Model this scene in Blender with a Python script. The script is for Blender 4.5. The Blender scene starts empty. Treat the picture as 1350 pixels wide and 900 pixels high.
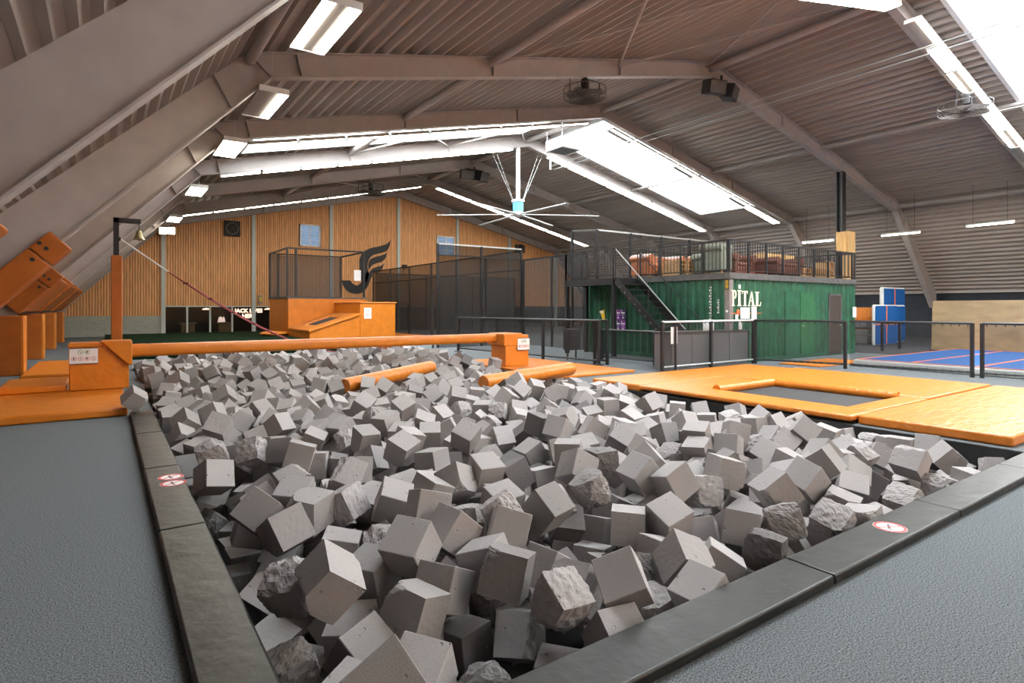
import bpy, bmesh, math, random, time
import numpy as np
from mathutils import Vector, Matrix, Euler, Quaternion, noise
from mathutils.bvhtree import BVHTree
R = math.radians
random.seed(7)
SC = bpy.context.scene
C = SC.collection
T0 = time.time()

# ---------------------------------------------------------------- camera, sky, exposure
F_PX, HZ, CX, CAM_H = 770.0, 406.0, 675.0, 1.6
YAW = math.atan2(675 - 138, 770.0)
SA, CA = math.sin(YAW), math.cos(YAW)
cam_d = bpy.data.cameras.new('camera'); cam = bpy.data.objects.new('camera', cam_d); C.objects.link(cam)
cam_d.sensor_width = 36; cam_d.lens = 36 * F_PX / 1350; cam_d.shift_y = -(450 - HZ) / 1350
cam_d.clip_start = .05; cam_d.clip_end = 300
cam.location = (0, 0, CAM_H); cam.rotation_euler = (R(90), 0, -YAW)
SC.camera = cam
SKY_STRENGTH, LAMP_STRENGTH = 11.5, 23.0
w = bpy.data.worlds.new('overcast'); SC.world = w; w.use_nodes = True
w.node_tree.nodes['Background'].inputs[0].default_value = (.93, .97, 1, 1)
w.node_tree.nodes['Background'].inputs[1].default_value = SKY_STRENGTH
SC.view_settings.view_transform = 'Standard'; SC.view_settings.look = 'None'
SC.view_settings.exposure = 0.72; SC.view_settings.gamma = 1; SC.view_settings.use_curve_mapping = False
SC.cycles.use_denoising = True
SC.cycles.max_bounces = 8; SC.cycles.diffuse_bounces = 5; SC.cycles.transparent_max_bounces = 24
SC.cycles.sample_clamp_indirect = 6

def ray(px):                     # X and Y per unit of depth along a picture column
    u = (px - CX) / F_PX
    return SA + CA * u, CA - SA * u
def gp(px, py, z=0.0):           # the floor (or height z) point under a pixel
    d = F_PX * (CAM_H - z) / (py - HZ); a, b = ray(px)
    return Vector((a * d, b * d, z))
def x_on(px, Y): a, b = ray(px); return a / b * Y
def y_on(px, X): a, b = ray(px); return X * b / a
def z_on(px, py, X, Y): return CAM_H + (HZ - py) / F_PX * (SA * X + CA * Y)

# ---------------------------------------------------------------- materials
M = {}
def mat(name, col, rough=.6, metal=0, var=None, bump=None, spec=.5, stretch=None, emit=None, coat=0):
    m = bpy.data.materials.new(name); m.use_nodes = True; M[name] = m
    nt = m.node_tree; N, L = nt.nodes, nt.links; b = N['Principled BSDF']
    b.inputs['Base Color'].default_value = (*col, 1); b.inputs['Roughness'].default_value = rough
    b.inputs['Metallic'].default_value = metal; b.inputs['Specular IOR Level'].default_value = spec
    if coat: b.inputs['Coat Weight'].default_value = coat; b.inputs['Coat Roughness'].default_value = .2
    if emit: b.inputs['Emission Color'].default_value = (*emit[0], 1); b.inputs['Emission Strength'].default_value = emit[1]
    tc = N.new('ShaderNodeTexCoord'); src = tc.outputs['Object']
    if stretch:
        mp = N.new('ShaderNodeMapping'); mp.inputs['Scale'].default_value = stretch; L.new(src, mp.inputs[0]); src = mp.outputs[0]
    if var:
        sc_, amt = var[:2]; n = N.new('ShaderNodeTexNoise'); n.inputs['Scale'].default_value = sc_; n.inputs['Detail'].default_value = var[2] if len(var) > 2 else 4
        L.new(src, n.inputs['Vector'])
        mr = N.new('ShaderNodeMapRange'); mr.inputs[1].default_value = .3; mr.inputs[2].default_value = .7
        mr.inputs[3].default_value = 1 - amt; mr.inputs[4].default_value = 1 + amt; L.new(n.outputs[0], mr.inputs[0])
        vm = N.new('ShaderNodeVectorMath'); vm.operation = 'SCALE'; vm.inputs[0].default_value = col
        L.new(mr.outputs[0], vm.inputs['Scale']); L.new(vm.outputs[0], b.inputs['Base Color'])
    if bump:
        sc_, st, dist = bump; n = N.new('ShaderNodeTexNoise'); n.inputs['Scale'].default_value = sc_; n.inputs['Detail'].default_value = 3
        L.new(src, n.inputs['Vector']); bp = N.new('ShaderNodeBump'); bp.inputs['Strength'].default_value = st; bp.inputs['Distance'].default_value = dist
        L.new(n.outputs[0], bp.inputs['Height']); L.new(bp.outputs[0], b.inputs['Normal'])
    return m
mat('carpet', (.135, .147, .155), .95, var=(120, .8, 4), bump=(500, .3, .003), spec=.1)
mat('carpet_dark', (.05, .05, .055), .9, var=(90, .4), spec=.2)
mat('pad_black', (.013, .013, .011), .40, var=(5, .35), bump=(6, .25, .03), spec=.35)
mat('liner', (.015, .015, .016), .7, var=(20, .3))
mat('orange', (.60, .175, .008), .40, var=(3, .10), bump=(4.5, .5, .04), spec=.65, stretch=(1, 2.6, 1))
mat('orange_shaded', (.40, .105, .008), .5, var=(3, .12), bump=(7, .3, .02))  # deeper copy of the orange vinyl, shade on the padding put into its colour
mat('steel_paint', (.41, .365, .345), .5, var=(2.5, .07), bump=(60, .05, .01))
mat('deck_steel', (.40, .345, .31), .5, var=(1.2, .08), stretch=(1, .2, 1))
mat('white_paint', (.75, .76, .76), .45)
mat('galv', (.55, .57, .58), .35, metal=.7)
mat('black_steel', (.022, .022, .024), .4, metal=.2)
mat('cage_steel', (.10, .085, .08), .5)
mat('black_matte', (.02, .02, .022), .7)
mat('navy', (.018, .022, .032), .7, var=(3, .25))
mat('plank', (.76, .37, .145), .5, var=(9, .28, 6), stretch=(3, 3, .15))
mat('plank_pale', (.82, .43, .18), .5, var=(9, .25, 6), stretch=(3, 3, .15))
mat('plywood', (.36, .25, .13), .55, var=(6, .16, 6), stretch=(1, .35, 1))
mat('ply_box', (.68, .42, .17), .55, var=(6, .15), stretch=(1, 1, .3))
mat('timber', (.55, .33, .15), .6, var=(12, .25), stretch=(1, 1, 4))
mat('post_grey', (.50, .55, .54), .5)
mat('green', (.014, .09, .048), .42, var=(4, .35, 6), bump=(3, .1, .02))
mat('green_bright', (.022, .12, .05), .45, var=(5, .25, 6))
mat('cap_grey', (.085, .082, .08), .55, var=(6, .25))
mat('corner_post', (.21, .18, .17), .55, var=(5, .2))
mat('door_brown', (.052, .038, .034), .5)
mat('cream', (.85, .79, .62), .6)
mat('red', (.55, .06, .03), .5)
mat('rope_red', (.28, .045, .045), .7)
mat('white', (.82, .82, .82), .5)
mat('paper', (.78, .78, .78), .6)
mat('ink', (.02, .02, .02), .6)
mat('sign_red', (.62, .05, .05), .5)
mat('sign_green', (.08, .28, .12), .5)
mat('yellow', (.75, .5, .03), .5)
mat('purple', (.22, .03, .30), .5)
mat('purple_dark', (.06, .02, .14), .5)
mat('blue_mat', (.006, .085, .29), .7, var=(30, .1), spec=.3)
mat('line_orange', (.75, .17, .07), .5)
mat('mat_white', (.62, .63, .62), .5)
mat('turf', (.006, .022, .008), .95, var=(150, .5), bump=(200, .8, .02), spec=.1)
mat('bed', (.03, .03, .031), .75, var=(120, .4), bump=(400, .3, .005))
mat('grey_panel', (.16, .16, .165), .6)
mat('leather', (.36, .11, .035), .38, var=(8, .3), bump=(14, .3, .02))
mat('leather_dark', (.13, .04, .022), .4, var=(8, .3), bump=(14, .3, .02))
mat('fabric_green', (.20, .225, .18), .85, var=(20, .15))
mat('bell_brass', (.42, .36, .20), .35, metal=.8)
mat('logo_black', (.035, .035, .038), .7)
mat('fan_blue', (.12, .42, .6), .4)
mat('grey_lamp', (.30, .27, .25), .5)
mat('lamp', (1, 1, 1), .5, emit=((1, .93, .78), LAMP_STRENGTH))
mat('neon', (1, .7, .6), .5, emit=((1, .62, .45), 2.2))
mat('pendant_glow', (1, .7, .4), .5, emit=((1, .6, .3), 5))
mat('bar_dark', (.03, .026, .022), .7)
mat('bar_glow', (1, .85, .75), .5, emit=((1, .8, .7), .7))
mat('bar_wood', (.35, .24, .11), .6, var=(9, .2))
mat('day_glass', (.75, .85, .95), .3)

def brick_mat():
    m = bpy.data.materials.new('brick'); m.use_nodes = True; M['brick'] = m; N, L = m.node_tree.nodes, m.node_tree.links
    tc = N.new('ShaderNodeTexCoord'); mp = N.new('ShaderNodeMapping'); mp.inputs['Rotation'].default_value = (R(-90), 0, 0)
    bt = N.new('ShaderNodeTexBrick'); bt.inputs['Scale'].default_value = 1; bt.inputs['Brick Width'].default_value = .22; bt.inputs['Row Height'].default_value = .075
    bt.inputs['Mortar Size'].default_value = .008; bt.inputs['Color1'].default_value = (.48, .50, .44, 1); bt.inputs['Color2'].default_value = (.40, .42, .37, 1); bt.inputs['Mortar'].default_value = (.24, .25, .22, 1)
    L.new(tc.outputs['Object'], mp.inputs[0]); L.new(mp.outputs[0], bt.inputs['Vector']); b = N['Principled BSDF']; L.new(bt.outputs['Color'], b.inputs['Base Color']); b.inputs['Roughness'].default_value = .8
    bp = N.new('ShaderNodeBump'); bp.invert = True; bp.inputs['Distance'].default_value = .01; L.new(bt.outputs['Fac'], bp.inputs['Height']); L.new(bp.outputs[0], b.inputs['Normal'])
brick_mat()
def see_through(name, col, opaque, rough=.8):
    m = bpy.data.materials.new(name); m.use_nodes = True; M[name] = m; N, L = m.node_tree.nodes, m.node_tree.links
    b = N['Principled BSDF']; b.inputs['Base Color'].default_value = (*col, 1); b.inputs['Roughness'].default_value = rough
    t = N.new('ShaderNodeBsdfTransparent'); mx = N.new('ShaderNodeMixShader'); mx.inputs[0].default_value = opaque
    L.new(t.outputs[0], mx.inputs[1]); L.new(b.outputs[0], mx.inputs[2]); L.new(mx.outputs[0], N['Material Output'].inputs['Surface'])
    return m
see_through('net', (.022, .020, .019), .66)
see_through('net_light', (.10, .10, .105), .45)
see_through('net_fence', (.02, .02, .021), .38)
see_through('dark_glass', (.02, .02, .02), .30, .05)
dp_ = see_through('day_pane', (.6, .7, .8), .12, .15); [setattr(q.inputs[0], 'default_value', (.12, .145, .175, 1)) for q in dp_.node_tree.nodes if q.type == 'BSDF_TRANSPARENT']
def skylight_mat():
    m = bpy.data.materials.new('polycarbonate'); m.use_nodes = True; M['polycarbonate'] = m; N, L = m.node_tree.nodes, m.node_tree.links
    t = N.new('ShaderNodeBsdfTransparent'); t.inputs[0].default_value = (.92, .95, .96, 1); d = N.new('ShaderNodeBsdfTranslucent'); d.inputs[0].default_value = (.9, .93, .94, 1)
    mx = N.new('ShaderNodeMixShader'); mx.inputs[0].default_value = .3; L.new(t.outputs[0], mx.inputs[1]); L.new(d.outputs[0], mx.inputs[2]); L.new(mx.outputs[0], N['Material Output'].inputs['Surface'])
skylight_mat()
def foam_mat():
    m = bpy.data.materials.new('foam'); m.use_nodes = True; M['foam'] = m; N, L = m.node_tree.nodes, m.node_tree.links; b = N['Principled BSDF']
    b.inputs['Roughness'].default_value = .95; b.inputs['Specular IOR Level'].default_value = .1
    oi = N.new('ShaderNodeObjectInfo'); ge = N.new('ShaderNodeNewGeometry'); ad = N.new('ShaderNodeMath'); ad.operation = 'ADD'; fr = N.new('ShaderNodeMath'); fr.operation = 'FRACT'
    L.new(oi.outputs['Random'], ad.inputs[0]); L.new(ge.outputs['Random Per Island'], ad.inputs[1]); L.new(ad.outputs[0], fr.inputs[0])
    cr = N.new('ShaderNodeValToRGB'); e = cr.color_ramp.elements
    e[0].position = 0; e[0].color = (.13, .122, .122, 1); e[1].position = .12; e[1].color = (.305, .285, .28, 1)
    a = e.new(.6); a.color = (.36, .336, .33, 1); a = e.new(1); a.color = (.40, .375, .367, 1); L.new(fr.outputs[0], cr.inputs[0])
    tc = N.new('ShaderNodeTexCoord'); n = N.new('ShaderNodeTexNoise'); n.inputs['Scale'].default_value = 140; n.inputs['Detail'].default_value = 3; L.new(tc.outputs['Object'], n.inputs['Vector'])
    v = N.new('ShaderNodeTexVoronoi'); v.inputs['Scale'].default_value = 17; L.new(tc.outputs['Object'], v.inputs['Vector'])
    n2 = N.new('ShaderNodeTexNoise'); n2.inputs['Scale'].default_value = 5; L.new(tc.outputs['Object'], n2.inputs['Vector'])
    th = N.new('ShaderNodeMapRange'); th.inputs[1].default_value = .10; th.inputs[2].default_value = .16; L.new(v.outputs['Distance'], th.inputs[0])
    gt = N.new('ShaderNodeMapRange'); gt.inputs[1].default_value = .50; gt.inputs[2].default_value = .56; gt.inputs[3].default_value = 1; gt.inputs[4].default_value = 0; L.new(n2.outputs[0], gt.inputs[0])
    mxx = N.new('ShaderNodeMath'); mxx.operation = 'MAXIMUM'; L.new(th.outputs[0], mxx.inputs[0]); L.new(gt.outputs[0], mxx.inputs[1])
    sm = N.new('ShaderNodeMath'); sm.operation = 'MULTIPLY_ADD'; sm.inputs[1].default_value = .12; L.new(n.outputs[0], sm.inputs[0]); L.new(mxx.outputs[0], sm.inputs[2])
    bp = N.new('ShaderNodeBump'); bp.inputs['Strength'].default_value = .9; bp.inputs['Distance'].default_value = .012; L.new(sm.outputs[0], bp.inputs['Height']); L.new(bp.outputs[0], b.inputs['Normal'])
    mr = N.new('ShaderNodeMapRange'); mr.inputs[1].default_value = .25; mr.inputs[2].default_value = .75; mr.inputs[3].default_value = .86; mr.inputs[4].default_value = 1.12; L.new(n.outputs[0], mr.inputs[0])
    vm = N.new('ShaderNodeVectorMath'); vm.operation = 'SCALE'; L.new(cr.outputs[0], vm.inputs[0]); L.new(mr.outputs[0], vm.inputs['Scale']); L.new(vm.outputs[0], b.inputs['Base Color'])
foam_mat()

# ---------------------------------------------------------------- mesh helpers
def tag(o, label=None, cat=None, group=None, kind=None):
    if label: o['label'] = label
    if cat: o['category'] = cat
    if group: o['group'] = group
    if kind: o['kind'] = kind
    return o
def thing(name, label, cat, loc, group=None, kind=None):
    o = bpy.data.objects.new(name, None); o.location = loc; o.empty_display_size = .1; C.objects.link(o)
    return tag(o, label, cat, group, kind)
def origin(o):
    v = Vector((0, 0, 0))
    while o: v += o.location; o = o.parent
    return v
class MB:
    def __init__(s): s.v, s.f = [], []
    def add(s, vs, fs): n = len(s.v); s.v += [tuple(v) for v in vs]; s.f += [tuple(i + n for i in f) for f in fs]; return s
    def box(s, a, b, mx=None):
        vs = [Vector((x, y, z)) for x in (a[0], b[0]) for y in (a[1], b[1]) for z in (a[2], b[2])]
        if mx: vs = [mx @ v for v in vs]
        return s.add(vs, [(0, 1, 3, 2), (4, 6, 7, 5), (0, 4, 5, 1), (2, 3, 7, 6), (0, 2, 6, 4), (1, 5, 7, 3)])
    def bar(s, p, q, w, h=None, up=(0, 0, 1)):       # rectangular bar from p to q
        h = h or w; p, q = Vector(p), Vector(q); d = (q - p); L = d.length; d.normalize(); up = Vector(up)
        if abs(d.dot(up)) > .98: up = Vector((0, 1, 0))
        x = d.cross(up).normalized(); z = x.cross(d); vs = []
        for e in (p, q):
            for sx, sz in ((-1, -1), (1, -1), (1, 1), (-1, 1)): vs.append(e + x * sx * w / 2 + z * sz * h / 2)
        return s.add(vs, [(3, 2, 1, 0), (4, 5, 6, 7), (0, 1, 5, 4), (1, 2, 6, 5), (2, 3, 7, 6), (3, 0, 4, 7)])
    def tube(s, p, q, r, n=8, r2=None):
        p, q = Vector(p), Vector(q); d = (q - p).normalized(); a = d.orthogonal().normalized(); b = d.cross(a); r2 = r if r2 is None else r2; vs = []
        for e, rr in ((p, r), (q, r2)):
            for i in range(n): t = 2 * math.pi * i / n; vs.append(e + (a * math.cos(t) + b * math.sin(t)) * rr)
        return s.add(vs, [(i, (i + 1) % n, n + (i + 1) % n, n + i) for i in range(n)] + [tuple(range(n - 1, -1, -1)), tuple(range(n, 2 * n))])
    def path(s, pts, r, n=6):
        for a, b in zip(pts[:-1], pts[1:]): s.tube(a, b, r, n)
        return s
    def prism(s, poly, d, f):                         # poly of 2-D points, f maps (u, v, t) to 3-D, t in d
        n = len(poly); vs = [f(u, v, d[0]) for u, v in poly] + [f(u, v, d[1]) for u, v in poly]
        return s.add(vs, [tuple(range(n - 1, -1, -1)), tuple(range(n, 2 * n))] + [(i, (i + 1) % n, n + (i + 1) % n, n + i) for i in range(n)])
    def lathe(s, c, prof, n=16, ax='z', ring=False):
        vs = []
        for r, h in prof:
            for i in range(n):
                t = 2 * math.pi * i / n; p = (r * math.cos(t), r * math.sin(t), h)
                if ax == 'y': p = (p[0], p[2], p[1])
                if ax == 'x': p = (p[2], p[0], p[1])
                vs.append(Vector(c) + Vector(p))
        k = len(prof)
        fs = [(j * n + i, j * n + (i + 1) % n, (j + 1) * n + (i + 1) % n, (j + 1) * n + i) for j in range(k - 1) for i in range(n)]
        if ring: return s.add(vs, fs + [((k - 1) * n + i, (k - 1) * n + (i + 1) % n, (i + 1) % n, i) for i in range(n)])
        return s.add(vs, fs + [tuple(range(n - 1, -1, -1)), tuple(range((k - 1) * n, k * n))])
    def build(s, name, m, parent=None, bevel=0, seg=2, smooth=False, label=None):
        off = origin(parent) if parent else Vector((0, 0, 0))
        me = bpy.data.meshes.new(name); me.from_pydata([Vector(v) - off for v in s.v], [], s.f)
        bm = bmesh.new(); bm.from_mesh(me); bmesh.ops.recalc_face_normals(bm, faces=bm.faces)
        if bevel:
            bmesh.ops.remove_doubles(bm, verts=bm.verts, dist=1e-5)
            es = [e for e in bm.edges if len(e.link_faces) == 2 and e.calc_face_angle(0) > .5]
            for f in bmesh.ops.bevel(bm, geom=es, offset=bevel, segments=seg, affect='EDGES', profile=.5)['faces']: f.smooth = True
        if smooth:
            for f in bm.faces: f.smooth = True
        if smooth or bevel:
            for e in bm.edges:
                if len(e.link_faces) == 2 and e.calc_face_angle(0) > .75: e.smooth = False
        bm.to_mesh(me); bm.free()
        me.materials.append(M[m] if isinstance(m, str) else m)
        o = bpy.data.objects.new(name, me); C.objects.link(o)
        if parent: o.parent = parent
        if label: o['label'] = label
        return o
def mesh_thing(mb, name, m, label, cat, base, group=None, bevel=0, seg=2, smooth=False, kind=None):
    o = mb.build(name, m, None, bevel, seg, smooth); b = Vector(base)
    o.data.transform(Matrix.Translation(-b)); o.location = b
    return tag(o, label, cat, group, kind)
def struct(mb, name, m, label=None, bevel=0, smooth=False): return tag(mb.build(name, m, None, bevel, 2, smooth), label, None, None, 'structure')
def copy_tree(o, parent=None):
    c = o.copy(); C.objects.link(c); c.parent = parent
    for ch in o.children: copy_tree(ch, c)
    return c
def soft_box(a, b, bev=.04, seg=3): mb = MB().box(a, b); return mb

# ---------------------------------------------------------------- hall profile
RIDGE, KL, KZ, SL, DEPTH = 17.5, 2.85, 6.4, .2287, .53
XW = -2.2                                            # foot of the sloped side
DKX, DKZ = 2.387, 6.82
def mir(x): return 2 * RIDGE - x
def zu(x): x = min(x, mir(x)); return KZ + (x - KL) * SL       # rafter underside
def zd(x):                                                     # roof deck underside
    x = min(x, mir(x)); return KZ + (x - KL) * SL + DEPTH if x > DKX else 5.24 + .95 * (x - .72)
FY = [12.9 + 5.42 * k for k in range(-5, 5)] + [39.7]
FY[0] += .25; FY[4] = 7.13
YB, YF = 40.0, -14.2
GLAZED = [(18.32, 23.74), (2.06, 7.13), (-14.2, -8.78)]

# floor round the pit, floor strip under the mats
PX0, PX1, PY0, PY1 = .6, 8.4, 2.0, 18.5
fl = MB()
for (x0, x1, y0, y1) in ((-2.2, PX0, YF, 46), (PX1, 37.2, YF, 46), (PX0, PX1, YF, PY0), (PX0, PX1, PY1, 46)): fl.box((x0, y0, -.3), (x1, y1, 0))
struct(fl, 'floor', 'carpet', 'grey speckled carpet floor around the foam pit')
pit = MB()
for a, b in (((PX0, PY0, -.95), (PX1, PY1, -.9)), ((PX0, PY0, -.9), (PX0 + .02, PY1, -.005)), ((PX1 - .02, PY0, -.9), (PX1, PY1, -.005)), ((PX0, PY0, -.9), (PX1, PY0 + .02, -.005)), ((PX0, PY1 - .02, -.9), (PX1, PY1, -.005))): pit.box(a, b)
struct(pit, 'floor_pit_lining', 'liner', 'black lining of the sunken foam pit')

# ceiling: corrugated deck, bay by bay
ceil = tag(bpy.data.objects.new('ceiling', None), 'brown painted corrugated steel roof deck', None, None, 'structure'); C.objects.link(ceil)
def profile(xa, xb):             # corrugated line (x, z) between two x on one plane of the roof
    p0, p1 = Vector((xa, 0, zd(xa))), Vector((xb, 0, zd(xb))); d = p1 - p0; L = d.length; d.normalize(); nrm = Vector((-d.z, 0, d.x))
    if nrm.z < 0: nrm = -nrm
    flat = abs(d.z) < .5; n = max(1, round(L / (.38 if flat else .27))); P = L / n; out = []; dp = .15 if flat else .11
    for i in range(n):
        for t, h in ((0, 0), (.13, 0), (.30, dp), (.83, dp)):
            out.append(p0 + d * (i + t) * P + nrm * h)
    out.append(p1); return out
def deck(xa, xb, y0, y1):
    pr = profile(xa, xb); n = len(pr); mb = MB()
    mb.add([(p.x, y0, p.z) for p in pr] + [(p.x, y1, p.z) for p in pr], [(i, i + 1, n + i + 1, n + i) for i in range(n - 1)])
    return mb
def sheet(xa, xb, y0, y1): deck(xa, xb, y0, y1).build('deck_sheet', 'deck_steel', ceil)
SKX = [(4.0, 16.6), (18.4, 30.2)]
E = 1e-4
for y0, y1 in zip([YF] + FY[1:-1], FY[1:-1] + [YB + .05]):
    sheet(XW, DKX, y0, y1); sheet(mir(DKX), mir(XW), y0, y1)
    if any(abs(y0 - a) < .4 for a, b in GLAZED):
        for a, b in ((DKX + E, RIDGE), (RIDGE, mir(DKX) - E)):
            sheet(a, b, y0, y0 + .8); sheet(a, b, y1 - .8, y1)
        for a, b in ((DKX + E, 4.0), (16.6, RIDGE), (RIDGE, 18.4), (30.2, mir(DKX) - E)): sheet(a, b, y0 + .8, y1 - .8)
    else:
        sheet(DKX + E, RIDGE, y0, y1); sheet(RIDGE, mir(DKX) - E, y0, y1)
# outer skin so daylight only comes in through the glazing
for a, b in ((XW - .3, DKX), (mir(DKX), mir(XW) + .3)):
    MB().add([(a, YF, zd(a) + .3), (b, YF, zd(b) + .3), (b, YB + .1, zd(b) + .3), (a, YB + .1, zd(a) + .3)], [(0, 1, 2, 3)]).build('roof_skin', 'deck_steel', ceil)
def skin(a, b, y0, y1): MB().add([(a, y0, zd(a) + .3), (b, y0, zd(b) + .3), (b, y1, zd(b) + .3), (a, y1, zd(a) + .3)], [(0, 1, 2, 3)]).build('roof_skin', 'deck_steel', ceil)
edges = sorted([YF] + [e for a, b in GLAZED for e in (a + .8, b - .8)] + [YB + .1])
for y0, y1 in zip(edges[:-1], edges[1:]):
    g = any(abs(y0 - a - .8) < .01 for a, b in GLAZED)
    for a, b in (((DKX, 4.0), (16.6, RIDGE), (RIDGE, 18.4), (30.2, mir(DKX))) if g else ((DKX, RIDGE), (RIDGE, mir(DKX)))): skin(a, b, y0, y1)

# barrel skylights
k = 0
for gy0, gy1 in GLAZED:
    y0, y1 = gy0 + .8, gy1 - .8
    for xa, xb in SKX:
        k += 1
        wn = tag(bpy.data.objects.new('window_%d' % k, None), 'white barrel-vaulted plastic skylight between two roof frames', None, None, 'structure'); C.objects.link(wn)
        f = lambda x, y, h: Vector((x, y, zd(x) + h))
        cb = MB()
        for ya in (y0, y1): cb.add([f(xa, ya - .06, -.02), f(xb, ya - .06, -.02), f(xb, ya + .06, -.02), f(xa, ya + .06, -.02), f(xa, ya - .06, .42), f(xb, ya - .06, .42), f(xb, ya + .06, .42), f(xa, ya + .06, .42)], [(0, 1, 2, 3), (4, 5, 6, 7), (0, 1, 5, 4), (1, 2, 6, 5), (2, 3, 7, 6), (3, 0, 4, 7)])
        for x in (xa, xb): cb.add([f(x - .06, y0, -.02), f(x + .06, y0, -.02), f(x + .06, y1, -.02), f(x - .06, y1, -.02), f(x - .06, y0, .42), f(x + .06, y0, .42), f(x + .06, y1, .42), f(x - .06, y1, .42)], [(0, 1, 2, 3), (4, 5, 6, 7), (0, 1, 5, 4), (1, 2, 6, 5), (2, 3, 7, 6), (3, 0, 4, 7)])
        cb.build('curb', 'white_paint', wn)
        arc = [(y0 + (y1 - y0) * i / 10, .42 + .75 * math.sin(math.pi * i / 10)) for i in range(11)]
        n = 11
        for i in range(n):
            x0, x1 = xa + (xb - xa) * i / n, xa + (xb - xa) * (i + 1) / n
            MB().add([f(x0, y, h) for y, h in arc] + [f(x1, y, h) for y, h in arc], [(j, j + 1, 12 + j, 11 + j) for j in range(10)]).build('pane', 'polycarbonate', wn, smooth=True)
        for i in range(n + 1):
            x = xa + (xb - xa) * i / n
            MB().path([f(x, y, h + .02) for y, h in arc], .018, 4).build('glazing_bar', 'white_paint', wn)
        for x in (xa, xb): MB().add([f(x, y, h) for y, h in arc], [tuple(range(11))]).build('end_pane', 'polycarbonate', wn)

# portal frames
def flange(mb, p, q, y, w, t):   # a plate along p-q (x, z) centred on y
    mb.bar((p[0], y, p[1]), (q[0], y, q[1]), w, t, up=(-(q[1] - p[1]), 0, q[0] - p[0]))
for i, y in enumerate(FY):
    fr = tag(bpy.data.objects.new('portal_frame', None), 'painted steel portal frame of the hall', None, None, 'structure'); C.objects.link(fr); fr.location = (RIDGE, y, 0)
    for sgn in (0, 1):
        mm = (lambda x: x) if not sgn else mir
        leg = [(KL, KZ), (-1.70, 1.62), (-1.9, 0), (-2.2, 0), (-2.2, 2.45), (DKX, DKZ)]
        mb = MB().prism([(mm(x), z) for x, z in leg], (y - .012, y + .012), lambda u, v, t: (u, t, v)).build('leg', 'steel_paint', fr)
        mb = MB(); flange(mb, (mm(KL), KZ), (mm(-1.7), 1.62), y, .26, .03); mb.build('leg_flange', 'steel_paint', fr)
        MB().prism([(mm(KL), KZ), (RIDGE, zu(RIDGE)), (RIDGE, zd(RIDGE) - .01), (mm(DKX), DKZ - .01)], (y - .012, y + .012), lambda u, v, t: (u, t, v)).build('rafter', 'steel_paint', fr)
        mb = MB(); flange(mb, (mm(KL), KZ), (RIDGE, zu(RIDGE)), y, .24, .03); flange(mb, (mm(DKX), DKZ - .02), (RIDGE, zd(RIDGE) - .02), y, .24, .025); mb.build('rafter_flange', 'steel_paint', fr)
        for (a, b) in (((KL, KZ), (DKX, DKZ)), ((KL - .75, KZ - .80), (DKX - .62, DKZ - .6)), ((KL + .62, zu(KL + .62)), (KL + .5, zd(KL + .5) - .02)), ((8.35, zu(8.35)), (8.35, zd(8.35) - .02)), ((13, zu(13)), (13, zd(13) - .02))):
            mb = MB(); flange(mb, (mm(a[0]), a[1]), (mm(b[0]), b[1]), y, .22, .02); mb.build('stiffener', 'steel_paint', fr)
# purlin tubes and bracing rods
for x, r in ((2.45, .10), (8.35, .11), (RIDGE, .13), (25.0, .07), (mir(2.45), .12)):
    z = zd(x) - (.16 if x != RIDGE else .25)
    for a, b in zip(FY[:-1], FY[1:]):
        MB().tube((x, a + .02, z), (x, b - .02, z), r, 12).build('purlin_tube', 'steel_paint', ceil, smooth=True)
for a, b in ((FY[4], FY[5]), (FY[6], FY[7]), (FY[8], FY[9])):
    for p, q in (((8.35, a), (13, b)), ((13, a), (8.35, b)), ((13, b), (17.3, a)), ((13, a), (17.3, b))):
        MB().tube((p[0], p[1], zd(p[0]) - .2), (q[0], q[1], zd(q[0]) - .2), .035, 6).build('bracing_rod', 'steel_paint', ceil)

# side walls, end wall behind the camera
struct(MB().box((XW - .2, YF, 0), (XW, 46, 2.45)), 'wall_left', 'navy', 'low dark wall under the sloped roof')
struct(MB().box((37.2, YF, 0), (37.4, 46, 2.45)), 'wall_right', 'navy', 'low navy wall under the sloped corrugated roof')
struct(MB().box((37.05, YF, 2.40), (37.25, YB, 2.50)), 'trim_1', 'steel_paint')
struct(MB().prism([(XW, 0), (XW, zd(XW) + .3), (DKX, DKZ + .3), (RIDGE, zd(RIDGE) + .3), (mir(DKX), DKZ + .3), (mir(XW), zd(XW) + .3), (mir(XW), 0)], (YF - .1, YF), lambda u, v, t: (u, t, v)), 'wall_front', 'plank')

# ---------------------------------------------------------------- back wall: planks, bricks, glazing
WB = 1.74
wall = tag(bpy.data.objects.new('wall_back', None), 'gable wall clad with vertical orange-brown pine planks', None, None, 'structure'); C.objects.link(wall)
WINS = [(x_on(395, 40), x_on(422, 40), z_on(408, 325, x_on(408, 40), 40), z_on(408, 296, x_on(408, 40), 40)), (x_on(575.5, 40), x_on(599, 40), z_on(587, 337, x_on(587, 40), 40), z_on(587, 311.5, x_on(587, 40), 40))]
cutx = sorted([XW, DKX, 2.83, RIDGE, mir(DKX), mir(XW)] + [v for q in WINS for v in (q[0] + .03, q[1] - .03)])
for xa, xb in zip(cutx[:-1], cutx[1:]):
    lo = 1.15 if xb < 2.84 else WB; segs = [(lo, lo, zd(xa) + .3, zd(xb) + .3)]
    for q in WINS:
        if q[0] - .01 < xa and xb < q[1] + .01: segs = [(lo, lo, q[2] + .03, q[2] + .03), (q[3] - .03, q[3] - .03, zd(xa) + .3, zd(xb) + .3)]
    for z0, z1, z3, z2 in segs: MB().prism([(xa, z0), (xb, z1), (xb, z2), (xa, z3)], (YB, YB + .1), lambda u, v, t: (u, t, v)).build('backing', 'black_matte', wall)
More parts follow.
